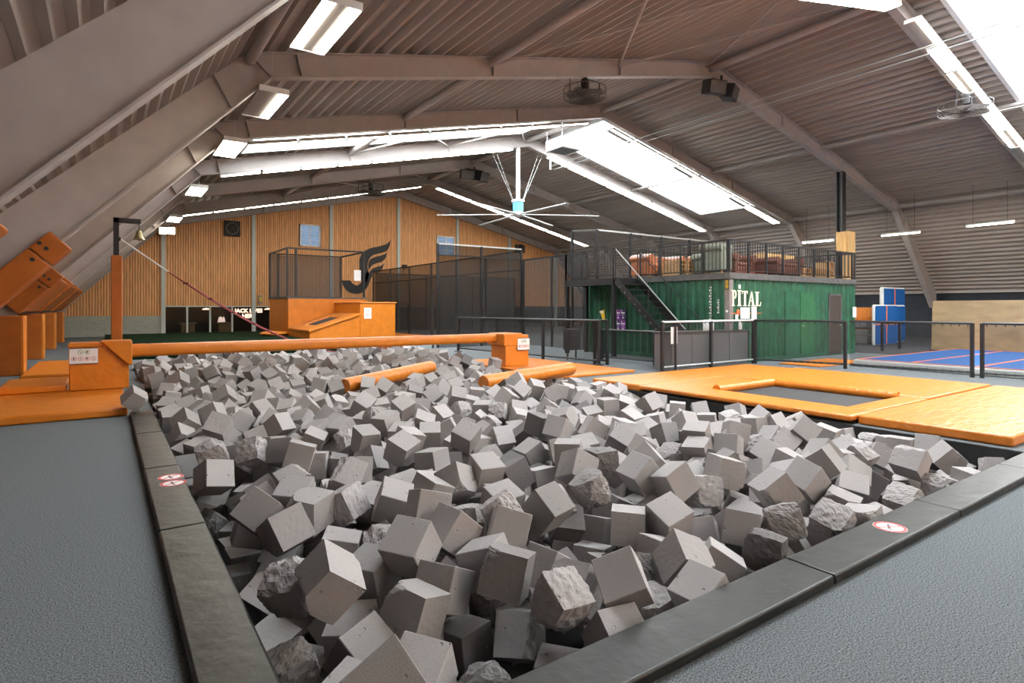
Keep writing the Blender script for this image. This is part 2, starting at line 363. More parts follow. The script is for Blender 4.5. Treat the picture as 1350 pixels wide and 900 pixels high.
mb = MB().box((27.8, YB, 0), (37.2, YB + .1, WB)); mb.build('backing', 'black_matte', wall)
PW = .1345
x = XW + .02; i = 0
while x < mir(XW) - .1:
    lo = 1.15 if x < 2.8 else WB
    hi = zd(x + .06) + .05; xm = x + PW / 2
    segs = [(lo, hi)]
    for (a, b, c, d) in WINS:
        if a - .05 < xm < b + .05: segs = [(lo, c), (d, hi)]
    for (c, d) in segs:
        MB().box((x, YB - .028 - .004 * (i % 3 == 0), c), (x + PW - .026, YB, d)).build('plank', 'plank' if (i * 7) % 5 < 3 else 'plank_pale', wall)
    x += PW; i += 1
struct(MB().box((XW, YB - .06, 0), (2.83, YB + .1, 1.15)), 'wall_back_brick', 'brick', 'low pale grey brick wall under the planks')
for j in range(8):
    x = 2.83 + 4.95 * j
    if x < 37: struct(MB().box((x - .11, YB - .16, 0), (x + .11, YB - .035, min(zd(x - .1), zd(x + .1)) + .02)), 'trim_%d' % (j + 2), 'post_grey', 'pale grey steel column on the plank wall')
n = 2
for j, (a, b) in enumerate([(2.83 + 4.95 * j, 2.83 + 4.95 * (j + 1)) for j in range(5)]):
    n += 1
    wn = tag(bpy.data.objects.new('window_%d' % (6 + n), None), 'dark ground floor glazing looking into a dim bar', None, None, 'structure'); C.objects.link(wn)
    fr = MB().box((a, YB - .04, WB - .07), (b, YB + .06, WB)).box((a, YB - .04, 0), (b, YB + .06, .06))
    fr.build('window_frame', 'post_grey', wn)
    for q in range(4):
        x0, x1 = a + (b - a) * q / 4, a + (b - a) * (q + 1) / 4
        MB().box((x0 + .05, YB - .005, .06), (x1 - .05, YB + .005, WB - .07)).build('pane', 'dark_glass', wn)
        if q: MB().box((x0 - .05, YB - .04, .06), (x0 + .05, YB + .06, WB - .07)).build('mullion', 'post_grey', wn)
for j, (a, b, c, d) in enumerate(WINS):
    wn = tag(bpy.data.objects.new('window_%d' % (15 + j), None), 'small white-framed window high in the plank wall', None, None, 'structure'); C.objects.link(wn)
    fw = .09; mid = (a + b) / 2
    MB().box((a, YB - .09, c), (b, YB + .02, c + fw)).box((a, YB - .09, d - fw), (b, YB + .02, d)).box((a, YB - .09, c), (a + fw, YB + .02, d)).box((b - fw, YB - .09, c), (b, YB + .02, d)).build('window_frame', 'white', wn)
    MB().box((mid - .03, YB - .07, c + fw), (mid + .03, YB, d - fw)).build('mullion', 'white', wn)
    for q, (x0, x1) in enumerate(((a + fw, mid - .03), (mid + .03, b - fw))):
        MB().box((x0, YB - .04, c + fw), (x1, YB - .03, d - fw)).build('pane', 'day_pane', wn)
    for q in range(1, 4):
        z = c + fw + (d - c - 2 * fw) * q / 4
        MB().box((a + fw, YB - .06, z - .012), (b - fw, YB - .04, z + .012)).build('blind_slat', 'white', wn)
# the bar room behind the glazing
rm = MB(); rm.box((2.5, 45.9, 0), (27.9, 46, 2.5)).box((2.5, YB + .1, 2.4), (27.9, 46, 2.5)).box((2.5, YB + .1, 0), (2.6, 46, 2.4)).box((27.8, YB + .1, 0), (27.9, 46, 2.4)); struct(rm, 'wall_bar', 'bar_dark', 'dark bar room wall behind the glazing')
for x, y, m_ in ((4.2, 41, 'bar_wood'), (6.3, 41.2, 'bar_wood'), (9.9, 41.5, 'bar_wood'), (13.8, 41.4, 'bar_wood')):
    t = thing('bar_table', 'small square wooden bar table behind the dark glazing', 'table', (x, y, 0), 'bar tables behind the glazing')
    MB().box((x - .45, y - .35, .62), (x + .45, y + .35, .70)).build('table_top', m_, t)
    MB().box((x - .36, y - .28, 0), (x + .36, y + .28, .62)).build('table_base', m_, t)
for x, y in ((9.0, 41.6), (11.8, 42.2), (5.4, 42.4), (15.0, 42)):
    t = thing('pendant_lamp', 'warm glowing pendant lamp hanging in the bar behind glass', 'lamp', (x, y, 1.5), 'bar pendant lamps')
    MB().lathe((x, y, 1.50), [(.24, 0), (.22, .03), (.06, .10)], 12).build('lamp_shade', 'pendant_glow', t)
    MB().tube((x, y, 1.6), (x, y, 2.4), .01, 5).build('cord', 'black_matte', t)
def text_mesh(s, size, extrude=0, bevel=0, outline=False):
    cu = bpy.data.curves.new('txt', 'FONT'); cu.body = s; cu.size = size; cu.extrude = extrude; cu.align_x = 'CENTER'
    if outline: cu.fill_mode = 'NONE'
    cu.bevel_depth = bevel; cu.bevel_resolution = 0; cu.resolution_u = 2
    o = bpy.data.objects.new('txt', cu); C.objects.link(o); bpy.context.view_layer.update()
    me = bpy.data.meshes.new_from_object(o.evaluated_get(bpy.context.evaluated_depsgraph_get()))
    bpy.data.objects.remove(o); bpy.data.curves.remove(cu); return me
nx = x_on(328, 40.5); ns = thing('neon_sign', 'glowing neon words behind the bar glazing', 'neon sign', (nx, 40.5, 1.0))
for s, z in (('JACK LIVES', 1.32), ('HERE', .98)):
    me = text_mesh(s, .34, 0, .018, True); me.transform(Matrix.Translation((0, 0, z - 1.0)) @ Matrix.Rotation(R(90), 4, 'X')); me.materials.append(M['neon'])
    o = bpy.data.objects.new('neon_letters', me); C.objects.link(o); o.parent = ns
t = thing('bar_display', 'bright bottle display glowing dimly in the bar', 'display', (x_on(292, 42), 42, 0))
MB().box((x_on(288, 42), 42, 0), (x_on(297, 42), 42.3, .55)).build('counter', 'bar_wood', t)
for q in range(7): MB().lathe((x_on(288.5 + q * 1.3, 42), 42.12, .55), [(.05, 0), (.05, .2 + .1 * (q % 3)), (.02, .3 + .1 * (q % 3)), (.02, .42 + .08 * (q % 2))], 8).build('bottle', 'bar_glow', t)
# logo, vents and small fittings on the plank wall
def wall_poly(pix, yoff=.05, t=.012, m='logo_black', parent=None, name='logo_shape'):
    pts = [(x_on(px, YB), z_on(px, py, x_on(px, YB), YB)) for px, py in pix]
    mb = MB().prism(pts, (YB - yoff - t, YB - yoff), lambda u, v, tt: (u, tt, v)); return mb
def curve(ps, n=8):              # Catmull-Rom through points
    out = []; P = [ps[0]] + ps + [ps[-1]]
    for i in range(1, len(P) - 2):
        for k_ in range(n):
            t = k_ / n; a, b, c, d = P[i - 1], P[i], P[i + 1], P[i + 2]
            out.append(tuple(.5 * ((2 * b[j]) + (-a[j] + c[j]) * t + (2 * a[j] - 5 * b[j] + 4 * c[j] - d[j]) * t * t + (-a[j] + 3 * b[j] - 3 * c[j] + d[j]) * t ** 3) for j in (0, 1)))
    return out + [ps[-1]]
lg = thing('wall_logo', 'large dark J-shaped winged emblem on the plank wall', 'emblem', (x_on(480, YB), YB - .05, 3))
shapes = [curve([(450, 369.5), (452, 376), (457, 383), (464, 386.5), (472, 387), (479, 384), (484, 378), (488, 369), (491, 362)]) + curve([(487, 361), (484, 358), (481, 363), (477, 371), (471, 376), (465, 374), (461.5, 369.5)]),
          curve([(474.5, 370), (473.5, 352), (474, 341), (478, 333), (487, 327.5), (500, 324.5), (510, 321), (514.5, 316)]) + curve([(514, 322), (510, 330), (502, 333.5), (492, 336), (486, 342), (484, 352), (486, 362), (483, 372)]),
          curve([(485, 349), (488, 342), (495, 338.5), (503, 336.5), (510, 333.5)]) + curve([(508, 340), (503, 345), (496, 347), (490, 350), (486, 356)]),
          curve([(486, 360), (490, 354.5), (497, 351.5), (502, 350), (506, 347)]) + curve([(504, 354), (498, 359), (492, 360), (488, 363)])]
for s in shapes: wall_poly(s).build('emblem_shape', 'logo_black', lg)
def wall_box(px0, px1, py0, py1, name, m, label, cat, yo=.05, d=.2):
    x0, x1 = x_on(px0, YB), x_on(px1, YB); xm, pm = (x0 + x1) / 2, (px0 + px1) / 2; z0, z1 = z_on(pm, py1, xm, YB), z_on(pm, py0, xm, YB)
    t = thing(name, label, cat, (xm, YB - yo, z0)); MB().box((x0, YB - yo - d, z0), (x1, YB - yo, z1)).build('housing', m, t, .03); return t, xm, (z0 + z1) / 2, x1 - x0
for (a, b, c, d, l) in ((295, 316, 291.5, 311.5, 'black square wall ventilator high on the planks beside a column'), (678, 690, 323, 333, 'small black square ventilator under the roof slope at the tall net')):
    t, xm, zm, wd = wall_box(a, b, c, d, 'wall_ventilator', 'black_matte', l, 'ventilator')
    MB().lathe((xm, YB - .27, zm), [(wd * .42, 0), (wd * .42, .03), (wd * .34, .03), (wd * .34, 0)], 20, 'y', True).build('grille_ring', 'cap_grey', t)
    for q in range(5): an = q * 2 * math.pi / 5; MB().bar((xm, YB - .262, zm), (xm + wd * .36 * math.cos(an), YB - .262, zm + wd * .36 * math.sin(an)), wd * .12, .01).build('fan_blade', 'cap_grey', t)
t, xm, zm, wd = wall_box(340, 346, 389, 400, 'fire_call_box', 'grey_lamp', 'small dark box mounted on the planks above the bar glazing', 'wall box', d=.1)
MB().box((xm - wd * .3, YB - .17, zm - .15), (xm + wd * .3, YB - .15, zm + .15)).build('face_plate', 'yellow', t)
t, xm, zm, wd = wall_box(529, 534.5, 349, 353.5, 'wall_camera', 'black_matte', 'small black camera on the plank wall beside a column', 'camera', d=.3)
MB().tube((xm, YB - .05, zm - .3), (xm, YB - .05, zm), .03).build('bracket', 'black_matte', t)
print('hall', time.time() - T0)

# ---------------------------------------------------------------- pit pads
def pad(x0, x1, y0, y1, label, grp='black pads edging the foam pit'):
    return mesh_thing(MB().box((x0 + .004, y0 + .004, .001), (x1 - .004, y1 - .004, .062)), 'edge_pad', 'pad_black', label, 'pad', ((x0 + x1) / 2, (y0 + y1) / 2, 0), grp, .014, 3)
PO = .30
for i, (a, b) in enumerate(((PO, 3.45), (3.45, 5.35), (5.35, 7.25), (7.25, 8.62))):
    pad(a, b, 1.69, PY0 + .0, ['black vinyl edge pad at the corner of the foam pit', 'black vinyl edge pad carrying one round warning sticker', 'black vinyl edge pad between the stickered pad and the trampoline end', 'short black vinyl edge pad ending at the orange trampoline mats'][i])
for i, (a, b) in enumerate(((PY0, 4.71), (4.71, 6.6), (6.6, 8.5), (8.5, 10.38))):
    pad(PO, PX0, a, b, ['long black vinyl edge pad beside the carpet, next to the pad with two stickers', 'black vinyl edge pad carrying two round warning stickers', 'black vinyl edge pad third along from the two stickers', 'black vinyl edge pad running up to the orange landing mat'][i])
def sticker(x, y, rot, label):
    t = thing('warning_sticker', label, 'sticker', (x, y, .0625), 'round warning stickers')
    r = .105; z = .0625
    MB().lathe((x, y, z), [(r, 0), (r, .002)], 28).build('disc', 'white', t)
    MB().lathe((x, y, z + .002), [(r * .97, 0), (r * .97, .0015), (r * .78, .0015), (r * .78, 0)], 28, 'z', True).build('ring', 'sign_red', t)
    c_, s_ = math.cos(rot), math.sin(rot); f = lambda u, v, tt: (x + (u * c_ - v * s_) * r, y + (u * s_ + v * c_) * r, tt)
    zz = (z + .002, z + .0034)
    MB().prism([(-.55, -.1), (-.3, .12), (0, .06), (.2, .2), (.28, .12), (.05, -.06), (-.3, 0), (-.45, -.2)], zz, f).build('diving_figure', 'ink', t)
    MB().lathe((x + (.38 * c_ - .12 * s_) * r, y + (.38 * s_ + .12 * c_) * r, z + .002), [(.1 * r, 0), (.1 * r, .0014)], 10).build('figure_head', 'ink', t)
    MB().prism([(-.62, .62), (-.54, .7), (.62, -.54), (.54, -.62)], (z + .0034, z + .0042), f).build('bar', 'sign_red', t)
sticker(4.52, 1.845, .3, 'round red and white warning sticker on the sunlit front pad')
p = gp(225, 632.5, .062); sticker(p.x + .01, p.y + .1, 1.5, 'upper one of two round warning stickers side by side on a pad')
sticker(p.x + .01, p.y - .13, 1.5, 'lower one of two round warning stickers side by side on a pad')

# ---------------------------------------------------------------- foam cubes: dropped into the pit, then kept where they came to rest
HS = .122
def foam_mesh(kind, seed, n):
    rnd = random.Random(seed); bm = bmesh.new(); bmesh.ops.create_cube(bm, size=2)
    if kind == 0:
        bmesh.ops.bevel(bm, geom=list(bm.edges), offset=.035, segments=1, affect='EDGES')
        if n > 4:
            for v in bm.verts: v.co += Vector((noise.noise(v.co * 1.3 + Vector((seed, 0, 0))), noise.noise(v.co * 1.3 + Vector((0, seed, 0))), noise.noise(v.co * 1.3 + Vector((0, 0, seed))))) * .05
    else:
        bmesh.ops.subdivide_edges(bm, edges=list(bm.edges), cuts=n, use_grid_fill=True)
        cuts = []
        for q in range(rnd.choice((1, 2)) if kind == 1 else rnd.choice((4, 5, 6))):
            cdir = Vector([rnd.choice((-1, 1)) * rnd.uniform(.55, 1) for _ in range(3)])
            if rnd.random() < .5: cdir[rnd.randrange(3)] *= .15
            cdir.normalize(); ext = sum(abs(c) for c in cdir)
            cuts.append((cdir, ext - rnd.uniform(.16, .5 if kind == 1 else .62)))
        of = Vector((seed * 3.1, seed * 1.7, 0))
        for v in bm.verts:
            p = v.co.copy()
            if kind == 2: p = p.lerp(p.normalized() * 1.22, .28)
            for cdir, t in cuts:
                tt = t + .11 * noise.noise(p * 2.3 + of) + .05 * noise.noise(p * 7 + of); e = p.dot(cdir) - tt
                if e > 0: p -= cdir * e
            if kind == 2: p += p.normalized() * (.07 * noise.noise(p * 3.2 + of) + .04 * noise.noise(p * 9 + of))
            else: p *= 1 - .02 * max(0, noise.noise(p * 4 + of))
            v.co = p
        for f in bm.faces: f.smooth = False
    for v in bm.verts: v.co *= HS
    me = bpy.data.meshes.new('foam_cube'); bm.to_mesh(me); bm.free(); me.materials.append(M['foam']); return me
def settle():
    tmp = bpy.data.collections.new('sim'); sc = SC
    if not sc.rigidbody_world: bpy.ops.rigidbody.world_add()
    rw = sc.rigidbody_world; rw.collection = tmp; rw.substeps_per_frame = 5; rw.solver_iterations = 10; rw.time_scale = 1.0; rw.point_cache.frame_end = 110
    def cube(a, b):
        c = (Vector(a) + Vector(b)) / 2; o = MB().box(Vector(a) - c, Vector(b) - c).build('sim_wall', 'liner'); o.location = c; C.objects.unlink(o); C.objects.link(o); tmp.objects.link(o)
        o.rigid_body.type = 'PASSIVE'; o.rigid_body.collision_shape = 'BOX'; o.rigid_body.friction = 1; return o
    x0, x1, y0, y1 = PX0 + .01, PX1 - .02, PY0 + .01, PY1 - .02; walls = []
    FLOOR = -.62
    for a, b in (((x0 - 1, y0 - 1, FLOOR - 1), (x1 + 1, y1 + 1, FLOOR)), ((x0 - 1, y0 - 1, -2), (x0, y1 + 1, 5)), ((x1, y0 - 1, -2), (x1 + 1, y1 + 1, 5)), ((x0 - 1, y0 - 1, -2), (x1 + 1, y0, 5)), ((x0 - 1, y1, -2), (x1 + 1, y1 + 1, 5))): walls.append(cube(a, b))
    bs_ = bmesh.new(); bmesh.ops.create_icosphere(bs_, subdivisions=2, radius=.154); bme_ = bpy.data.meshes.new('sim_ball'); bs_.to_mesh(bme_); bs_.free(); base = bpy.data.objects.new('sim_ball', bme_); C.objects.link(base); C.objects.unlink(base)
    rnd = random.Random(11); cubes = []; G = .33; LAY = 4
    for L in range(LAY):
        y = y0 + .22
        while y < y1 - .2:
            x = x0 + .22
            while x < x1 - .2:
                far = y > 14
                if not (L == LAY - 1 and (y < 12.5 or rnd.random() < .45)) and not (L == LAY - 2 and y < 12.5 and rnd.random() < .45 + .25 * noise.noise(Vector((x * .6, y * .6, 0)))):
                    o = base.copy(); C.objects.link(o); o.location = (x + rnd.uniform(-.07, .07), y + rnd.uniform(-.07, .07), FLOOR + .2 + L * .325 + rnd.uniform(-.04, .04))
                    o.rotation_euler = Euler([rnd.uniform(0, 6.28) for _ in range(3)]); tmp.objects.link(o); r = o.rigid_body
                    r.collision_shape = 'SPHERE'; r.friction = 1.6; r.restitution = 0; r.linear_damping = .45; r.angular_damping = .9; r.mass = .4; r.use_margin = True; r.collision_margin = .0
                    cubes.append(o)
                x += G
            y += G
    for f in range(1, 80): sc.frame_set(f)
    dg = bpy.context.evaluated_depsgraph_get()
    res = []
    for o in cubes:
        q = Quaternion([rnd.gauss(0, 1) for _ in range(4)]).normalized()
        res.append(Matrix.Translation(o.evaluated_get(dg).matrix_world.translation) @ q.to_matrix().to_4x4())
    print('dropped', time.time() - T0)
    # second pass: the same places as real cubes, pushed apart where they overlap
    sc.frame_set(1); cb = MB().box((-HS, -HS, -HS), (HS, HS, HS)).build('sim_cube', 'foam'); C.objects.unlink(cb); keep = []
    for o, m in zip(cubes, res):
        if m.translation.z < -.75 or m.translation.z > 1: bpy.data.objects.remove(o, do_unlink=True); continue
        o.data = cb.data; o.matrix_world = m; r = o.rigid_body; r.collision_shape = 'BOX'; r.friction = .6; r.linear_damping = .85; r.angular_damping = .999; keep.append(o)
    cubes = keep; sc.use_gravity = False
    for f in range(1, 19): sc.frame_set(f)
    sc.use_gravity = True
    for f in range(19, 24): sc.frame_set(f)
    dg = bpy.context.evaluated_depsgraph_get(); res = [o.evaluated_get(dg).matrix_world.copy() for o in cubes]; sc.use_gravity = True; bpy.data.objects.remove(cb)
    bpy.ops.rigidbody.world_remove()
    for o in cubes + walls: bpy.data.objects.remove(o, do_unlink=True)
    bpy.data.objects.remove(base); bpy.data.collections.remove(tmp); sc.frame_set(1)
    return res
FM = settle()
print('sim', len(FM), time.time() - T0)
LOGS = [(Vector((3.55, 10.35, .20)), Vector((5.85, 11.45, .32)), .135), (Vector((5.80, 9.25, .20)), Vector((8.55, 9.95, .25)), .15)]
def near_log(p):
    for a, b, r in LOGS:
        d = b - a; t = max(0, min(1, (p - a).dot(d) / d.length_squared)); q = a + d * t
        if (p.xy - q.xy).length < r + .09 and p.z > q.z - r - .12 and p.z - q.z > -.2 and not (t in (0., 1.) and p.z < q.z): return True
    return False
FM = [m for m in FM if -.8 < m.translation.z < ((.22 if m.translation.x < 6.6 else .10 if m.translation.x < 7.7 else -.02) if m.translation.y < 12.5 else .30) and not near_log(m.translation)]
for ya, yb in ((2, 6), (6, 10), (10, 13), (13, 16), (16, 19)): zs = sorted(m.translation.z for m in FM if ya < m.translation.y < yb); print('foam z', ya, len(zs), zs[0], zs[len(zs) // 2], zs[-len(zs) // 5], zs[-1])
FM.append(Matrix.Translation((.36, 10.32, .26)) @ Euler((.5, .62, .35)).to_matrix().to_4x4())
VAR = [foam_mesh(0, 1, 6), foam_mesh(0, 2, 6), foam_mesh(0, 3, 6)] + [foam_mesh(1, 10 + i, 15) for i in range(7)] + [foam_mesh(2, 30 + i, 17) for i in range(4)]
LOW = [foam_mesh(0, 1, 1)] * 3 + [foam_mesh(1, 10 + i, 4) for i in range(7)] + [foam_mesh(2, 30 + i, 5) for i in range(4)]
rnd = random.Random(5)
pick = [rnd.choice((0, 1, 2)) if rnd.random() < .56 else (rnd.randrange(3, 10) if rnd.random() < .72 else rnd.randrange(10, 14)) for _ in FM]
# which cubes show largest: rays from the camera over the pit
allv, allf, own = [], [], []
unit = [Vector((x, y, z)) * HS for x in (-1, 1) for y in (-1, 1) for z in (-1, 1)]
for i, m in enumerate(FM):
    n = len(allv); allv += [m @ u for u in unit]
    for f in ((0, 1, 3, 2), (4, 6, 7, 5), (0, 4, 5, 1), (2, 3, 7, 6), (0, 2, 6, 4), (1, 5, 7, 3)): allf.append([n + k_ for k_ in f]); own.append(i)
bvh = BVHTree.FromPolygons(allv, allf); cnt = [0] * len(FM); eye = Vector((0, 0, CAM_H))
for py in range(462, 898, 3):
    for px in range(160, 1348, 3):
        a, b = ray(px); hit = bvh.ray_cast(eye, Vector((a, b, (HZ - py) / F_PX)).normalized())
        if hit[2] is not None: cnt[own[hit[2]]] += 1
order = sorted(range(len(FM)), key=lambda i: -cnt[i]); solo = set(order[:300])
FL = [('crisp grey foam cube with sharp clean edges among the pit cubes', 'intact foam cubes in the pit'), ('grey foam cube with a torn chunk missing at its corner', 'chipped foam cubes in the pit'), ('crumbled grey foam cube worn rough and rounded all over', 'crumbled foam cubes in the pit')]
vs, fs = [], []
for i, m in enumerate(FM):
    kd = 0 if pick[i] < 3 else 1 if pick[i] < 10 else 2
    if i in solo:
        o = bpy.data.objects.new('foam_cube', VAR[pick[i]]); C.objects.link(o); o.matrix_world = m; tag(o, FL[kd][0], 'foam cube', FL[kd][1])
    elif cnt[i] > 0 or m.translation.z > -.35:
        me = LOW[pick[i]]; n = len(vs); vs += [m @ v.co for v in me.vertices]; fs += [[n + k_ for k_ in p.vertices] for p in me.polygons]
me = bpy.data.meshes.new('foam_cubes'); me.from_pydata(vs, [], fs); me.materials.append(M['foam'])
o = bpy.data.objects.new('foam_cube_heap', me); C.objects.link(o); tag(o, 'heap of grey foam cubes filling the rest of the pit', 'foam cubes', None, 'stuff')
print('foam', len(fs), time.time() - T0)

# orange padded rolls lying on the foam
for i, (a, b, r) in enumerate(LOGS):
    mb = MB(); d = (b - a).normalized(); u = d.orthogonal().normalized(); v = d.cross(u); n, K = 20, 60; L = (b - a).length; vs = []
    for j in range(K + 1):
        t = j / K; rr = r * (1 + .025 * noise.noise(Vector((t * 26, i * 9, 0)))); 
        e = min(t, 1 - t) * L
        if e < .03: rr *= .93 + .07 * e / .03
        for q in range(n):
            an = 2 * math.pi * q / n; k2 = 1 + .035 * noise.noise(Vector((t * 30, math.cos(an) * 1.5 + i * 7, math.sin(an) * 1.5)))
            vs.append(a + d * L * t + (u * math.cos(an) + v * math.sin(an)) * rr * k2)
    mb.add(vs, [(j * n + q, j * n + (q + 1) % n, (j + 1) * n + (q + 1) % n, (j + 1) * n + q) for j in range(K) for q in range(n)] + [tuple(range(n - 1, -1, -1)), tuple(range(K * n, K * n + n))])
    mesh_thing(mb, 'padded_roll', 'orange', ['orange padded roll lying wholly on the foam cubes', 'orange padded roll reaching from the foam to the pit edge'][i], 'padded roll', a, 'padded rolls in the foam pit', smooth=True)

# ---------------------------------------------------------------- balance beam over the pit and its two blocks
def picto_sign(name, label, x0, x1, z0, z1, y, greens, reds):
    t = thing(name, label, 'sign', ((x0 + x1) / 2, y, z0)); w_, h_ = x1 - x0, z1 - z0
    MB().box((x0, y - .012, z0), (x1, y, z1)).build('board', 'paper', t)
    if h_ < w_ * 1.1: [MB().box((x0, y - .014, za), (x1, y - .012, za + h_ * .045)).build('edge_strip', 'ink', t) for za in (z0, z1 - h_ * .045)]
    for row, (k_, m_, zz) in enumerate(((greens, 'sign_green', .74), (reds, 'sign_red', .34))):
        r = min(.105 * w_, .13 * h_) if k_ > 2 else min(.11 * w_, .14 * h_)
        for q in range(k_):
            cx = x0 + w_ * (.5 + (q - (k_ - 1) / 2) * .23); cz = z0 + h_ * zz
            MB().lathe((cx, y - .0155, cz), [(r, .0035), (r, 0), (r * .82, 0), (r * .82, .0035)], 16, 'y', True).build('pictogram_ring', m_, t)
            s_ = 1 if (q + row) % 2 else -1
            MB().prism([(-.1, -.5), (.15, -.5), (.12, 0), (.5 * s_, .25), (.1, .5), (-.25, .35), (-.45 * s_, -.1)], (y - .0145, y - .012), lambda u, v, tt: (cx + u * r, tt, cz + v * r)).build('pictogram_figure', 'ink', t)
    return t
BY = 13.18
bm_ = MB(); K, n = 90, 16; vs = []
for j in range(K + 1):
    t = j / K; x = .42 + (8.68 - .42) * t
    for q in range(n):
        an = 2 * math.pi * (q + .5) / n; c_, s_ = math.cos(an), math.sin(an); ex = .55
        cy = math.copysign(abs(c_) ** ex, c_) * .14; cz = math.copysign(abs(s_) ** ex, s_) * .12
        kk = 1 + .035 * noise.noise(Vector((x * 9, c_, s_))) + .02 * noise.noise(Vector((x * 25, c_, s_)))
        vs.append((x, BY + cy * kk, .80 + cz * kk))
bm_.add(vs, [(j * n + q, j * n + (q + 1) % n, (j + 1) * n + (q + 1) % n, (j + 1) * n + q) for j in range(K) for q in range(n)] + [tuple(range(n - 1, -1, -1)), tuple(range(K * n, K * n + n))])
mesh_thing(bm_, 'balance_beam', 'orange', 'long orange padded balance beam spanning the foam pit', 'balance beam', (4.5, BY, .68), smooth=True)
t = thing('beam_block', 'orange vinyl block carrying the beam, beside the stacked landing mats', 'padded block', (-.05, BY, 0))
MB().box((-.52, 12.93, .125), (.37, 13.45, .93)).build('block_body', 'orange', t, .025, 3)
MB().box((-.53, 12.91, .90), (.0, 13.47, .975)).build('block_lid', 'orange', t, .02, 3)
MB().prism([(-.06, 1.0), (.42, 1.0), (.42, .54), (.33, .58)], (12.86, 13.5), lambda u, v, tt: (u, tt, v)).build('beam_cover', 'orange', t, .02, 3)
picto_sign('safety_sign', 'white safety sign with pictograms on the block beside the landing mats', -.51, -.10, .60, .89, 12.925, 2, 4)
t = thing('beam_block', 'orange vinyl block carrying the beam, standing on the flat orange mat', 'padded block', (9.0, 13.1, 0))
MB().box((8.66, 12.72, .062), (9.42, 13.42, .62)).build('block_body', 'orange', t, .02, 3)
MB().box((8.60, 12.70, .60), (9.20, 13.46, .93)).build('beam_cover', 'orange', t, .025, 3)
MB().box((9.18, 12.72, .60), (9.42, 13.42, .88)).build('block_lid', 'orange', t, .02, 3)
picto_sign('safety_sign', 'white safety sign with pictograms on the block standing on a flat mat', 9.03, 9.42, .47, .80, 12.692, 2, 4)
# mats on the floor
def fmat(name, x0, x1, y0, y1, z0, z1, label, m='orange', grp='orange floor mats', bev=.03):
    return mesh_thing(MB().box((x0, y0, z0), (x1, y1, z1)), name, m, label, 'mat', ((x0 + x1) / 2, (y0 + y1) / 2, z0), grp, bev, 3)
fmat('landing_mat', -1.52, .285, 10.40, 13.6, .001, .122, 'thick orange landing mat under the beam block, edge to edge with the black pads')
fmat('landing_mat', -1.5, -.56, 13.0, 14.6, .124, .24, 'orange landing mat lying on the bigger one behind the safety sign')
fmat('landing_mat', -1.52, .1, 16.6, 20.9, .001, .12, 'separate orange landing mat beside the padded frame legs')
fmat('floor_mat', 8.46, 10.85, 10.2, 15.0, .001, .06, 'flat orange mat under the beam block next to the mesh fence', bev=.015)
fmat('floor_mat', 15.85, 18.6, 8.15, 9.35, .001, .03, 'thin orange mat lying under the mesh fence by the container', bev=.008)
# anchor block and rope bridge
t = thing('anchor_block', 'small orange anchor block at the far edge of the pit', 'padded block', (8.0, 19.0, 0))
MB().box((7.5, 18.6, 0), (8.5, 19.4, .52)).build('block_body', 'orange_shaded', t, .03, 3)
MB().bar((7.72, 18.59, .42), (8.4, 18.59, .12), .05, .01).build('strap', 'orange', t)
MB().lathe((7.62, 18.56, .33), [(.055, -.02), (.055, .02), (.03, .02), (.03, -.02)], 14, 'y', True).build('steel_ring', 'galv', t)
PXP, PYP = .2, 15.0
t = thing('bell_post', 'black steel post with a bell arm and tall orange padding', 'post', (PXP, PYP, 0))
MB().box((PXP - .05, PYP - .05, 0), (PXP + .05, PYP + .05, 3.52)).build('pole', 'black_steel', t)
MB().box((PXP - .09, PYP - .09, .02), (PXP + .11, PYP + .11, 2.72)).build('padding', 'orange_shaded', t, .02)
MB().box((PXP - .05, PYP - .05, 3.42), (PXP + .44, PYP + .05, 3.52)).build('bell_arm', 'black_steel', t)
MB().lathe((PXP + .06, PYP, 3.07), [(.02, -.04), (.03, 0), (.02, .04)], 10).build('rope_hook', 'black_steel', t)
t = thing('brass_bell', 'small brass bell hanging from the black post arm', 'bell', (PXP + .41, PYP, 3.08))
MB().lathe((PXP + .41, PYP, 3.08), [(.115, 0), (.10, .02), (.07, .09), (.055, .16), (.045, .19), (.01, .21)], 16).build('bell_body', 'bell_brass', t, smooth=True)
MB().tube((PXP + .41, PYP, 3.28), (PXP + .41, PYP, 3.42), .008, 5).build('chain', 'black_steel', t)
MB().tube((PXP + .41, PYP, 3.06), (PXP + .41, PYP, 3.14), .02, 6).build('clapper', 'black_steel', t)
t = thing('rope_bridge', 'sagging dark red rope ladder running from bell post to anchor block', 'rope', (PXP, PYP, 3.0))
A, B = Vector((PXP + .08, PYP, 3.07)), Vector((7.6, 18.5, .33)); pts = []
for j in range(41): s = j / 40; p = A.lerp(B, s); p.z -= 1.12 * 4 * s * (1 - s) * (.55 + .45 * s); pts.append(p)
sd = Vector((-.4, .9, 0)).normalized()
MB().path(pts[:6], .016, 6).build('white_strap', 'mat_white', t)
for sg in (-1, 1): MB().path([p + sd * .05 * sg * min(1, (j) / 5) for j, p in enumerate(pts[5:])], .014, 6).build('rope', 'rope_red', t)
for j in range(7, 40, 3): MB().tube(pts[j] - sd * .1, pts[j] + sd * .1, .022, 6).build('rung', 'rope_red', t)

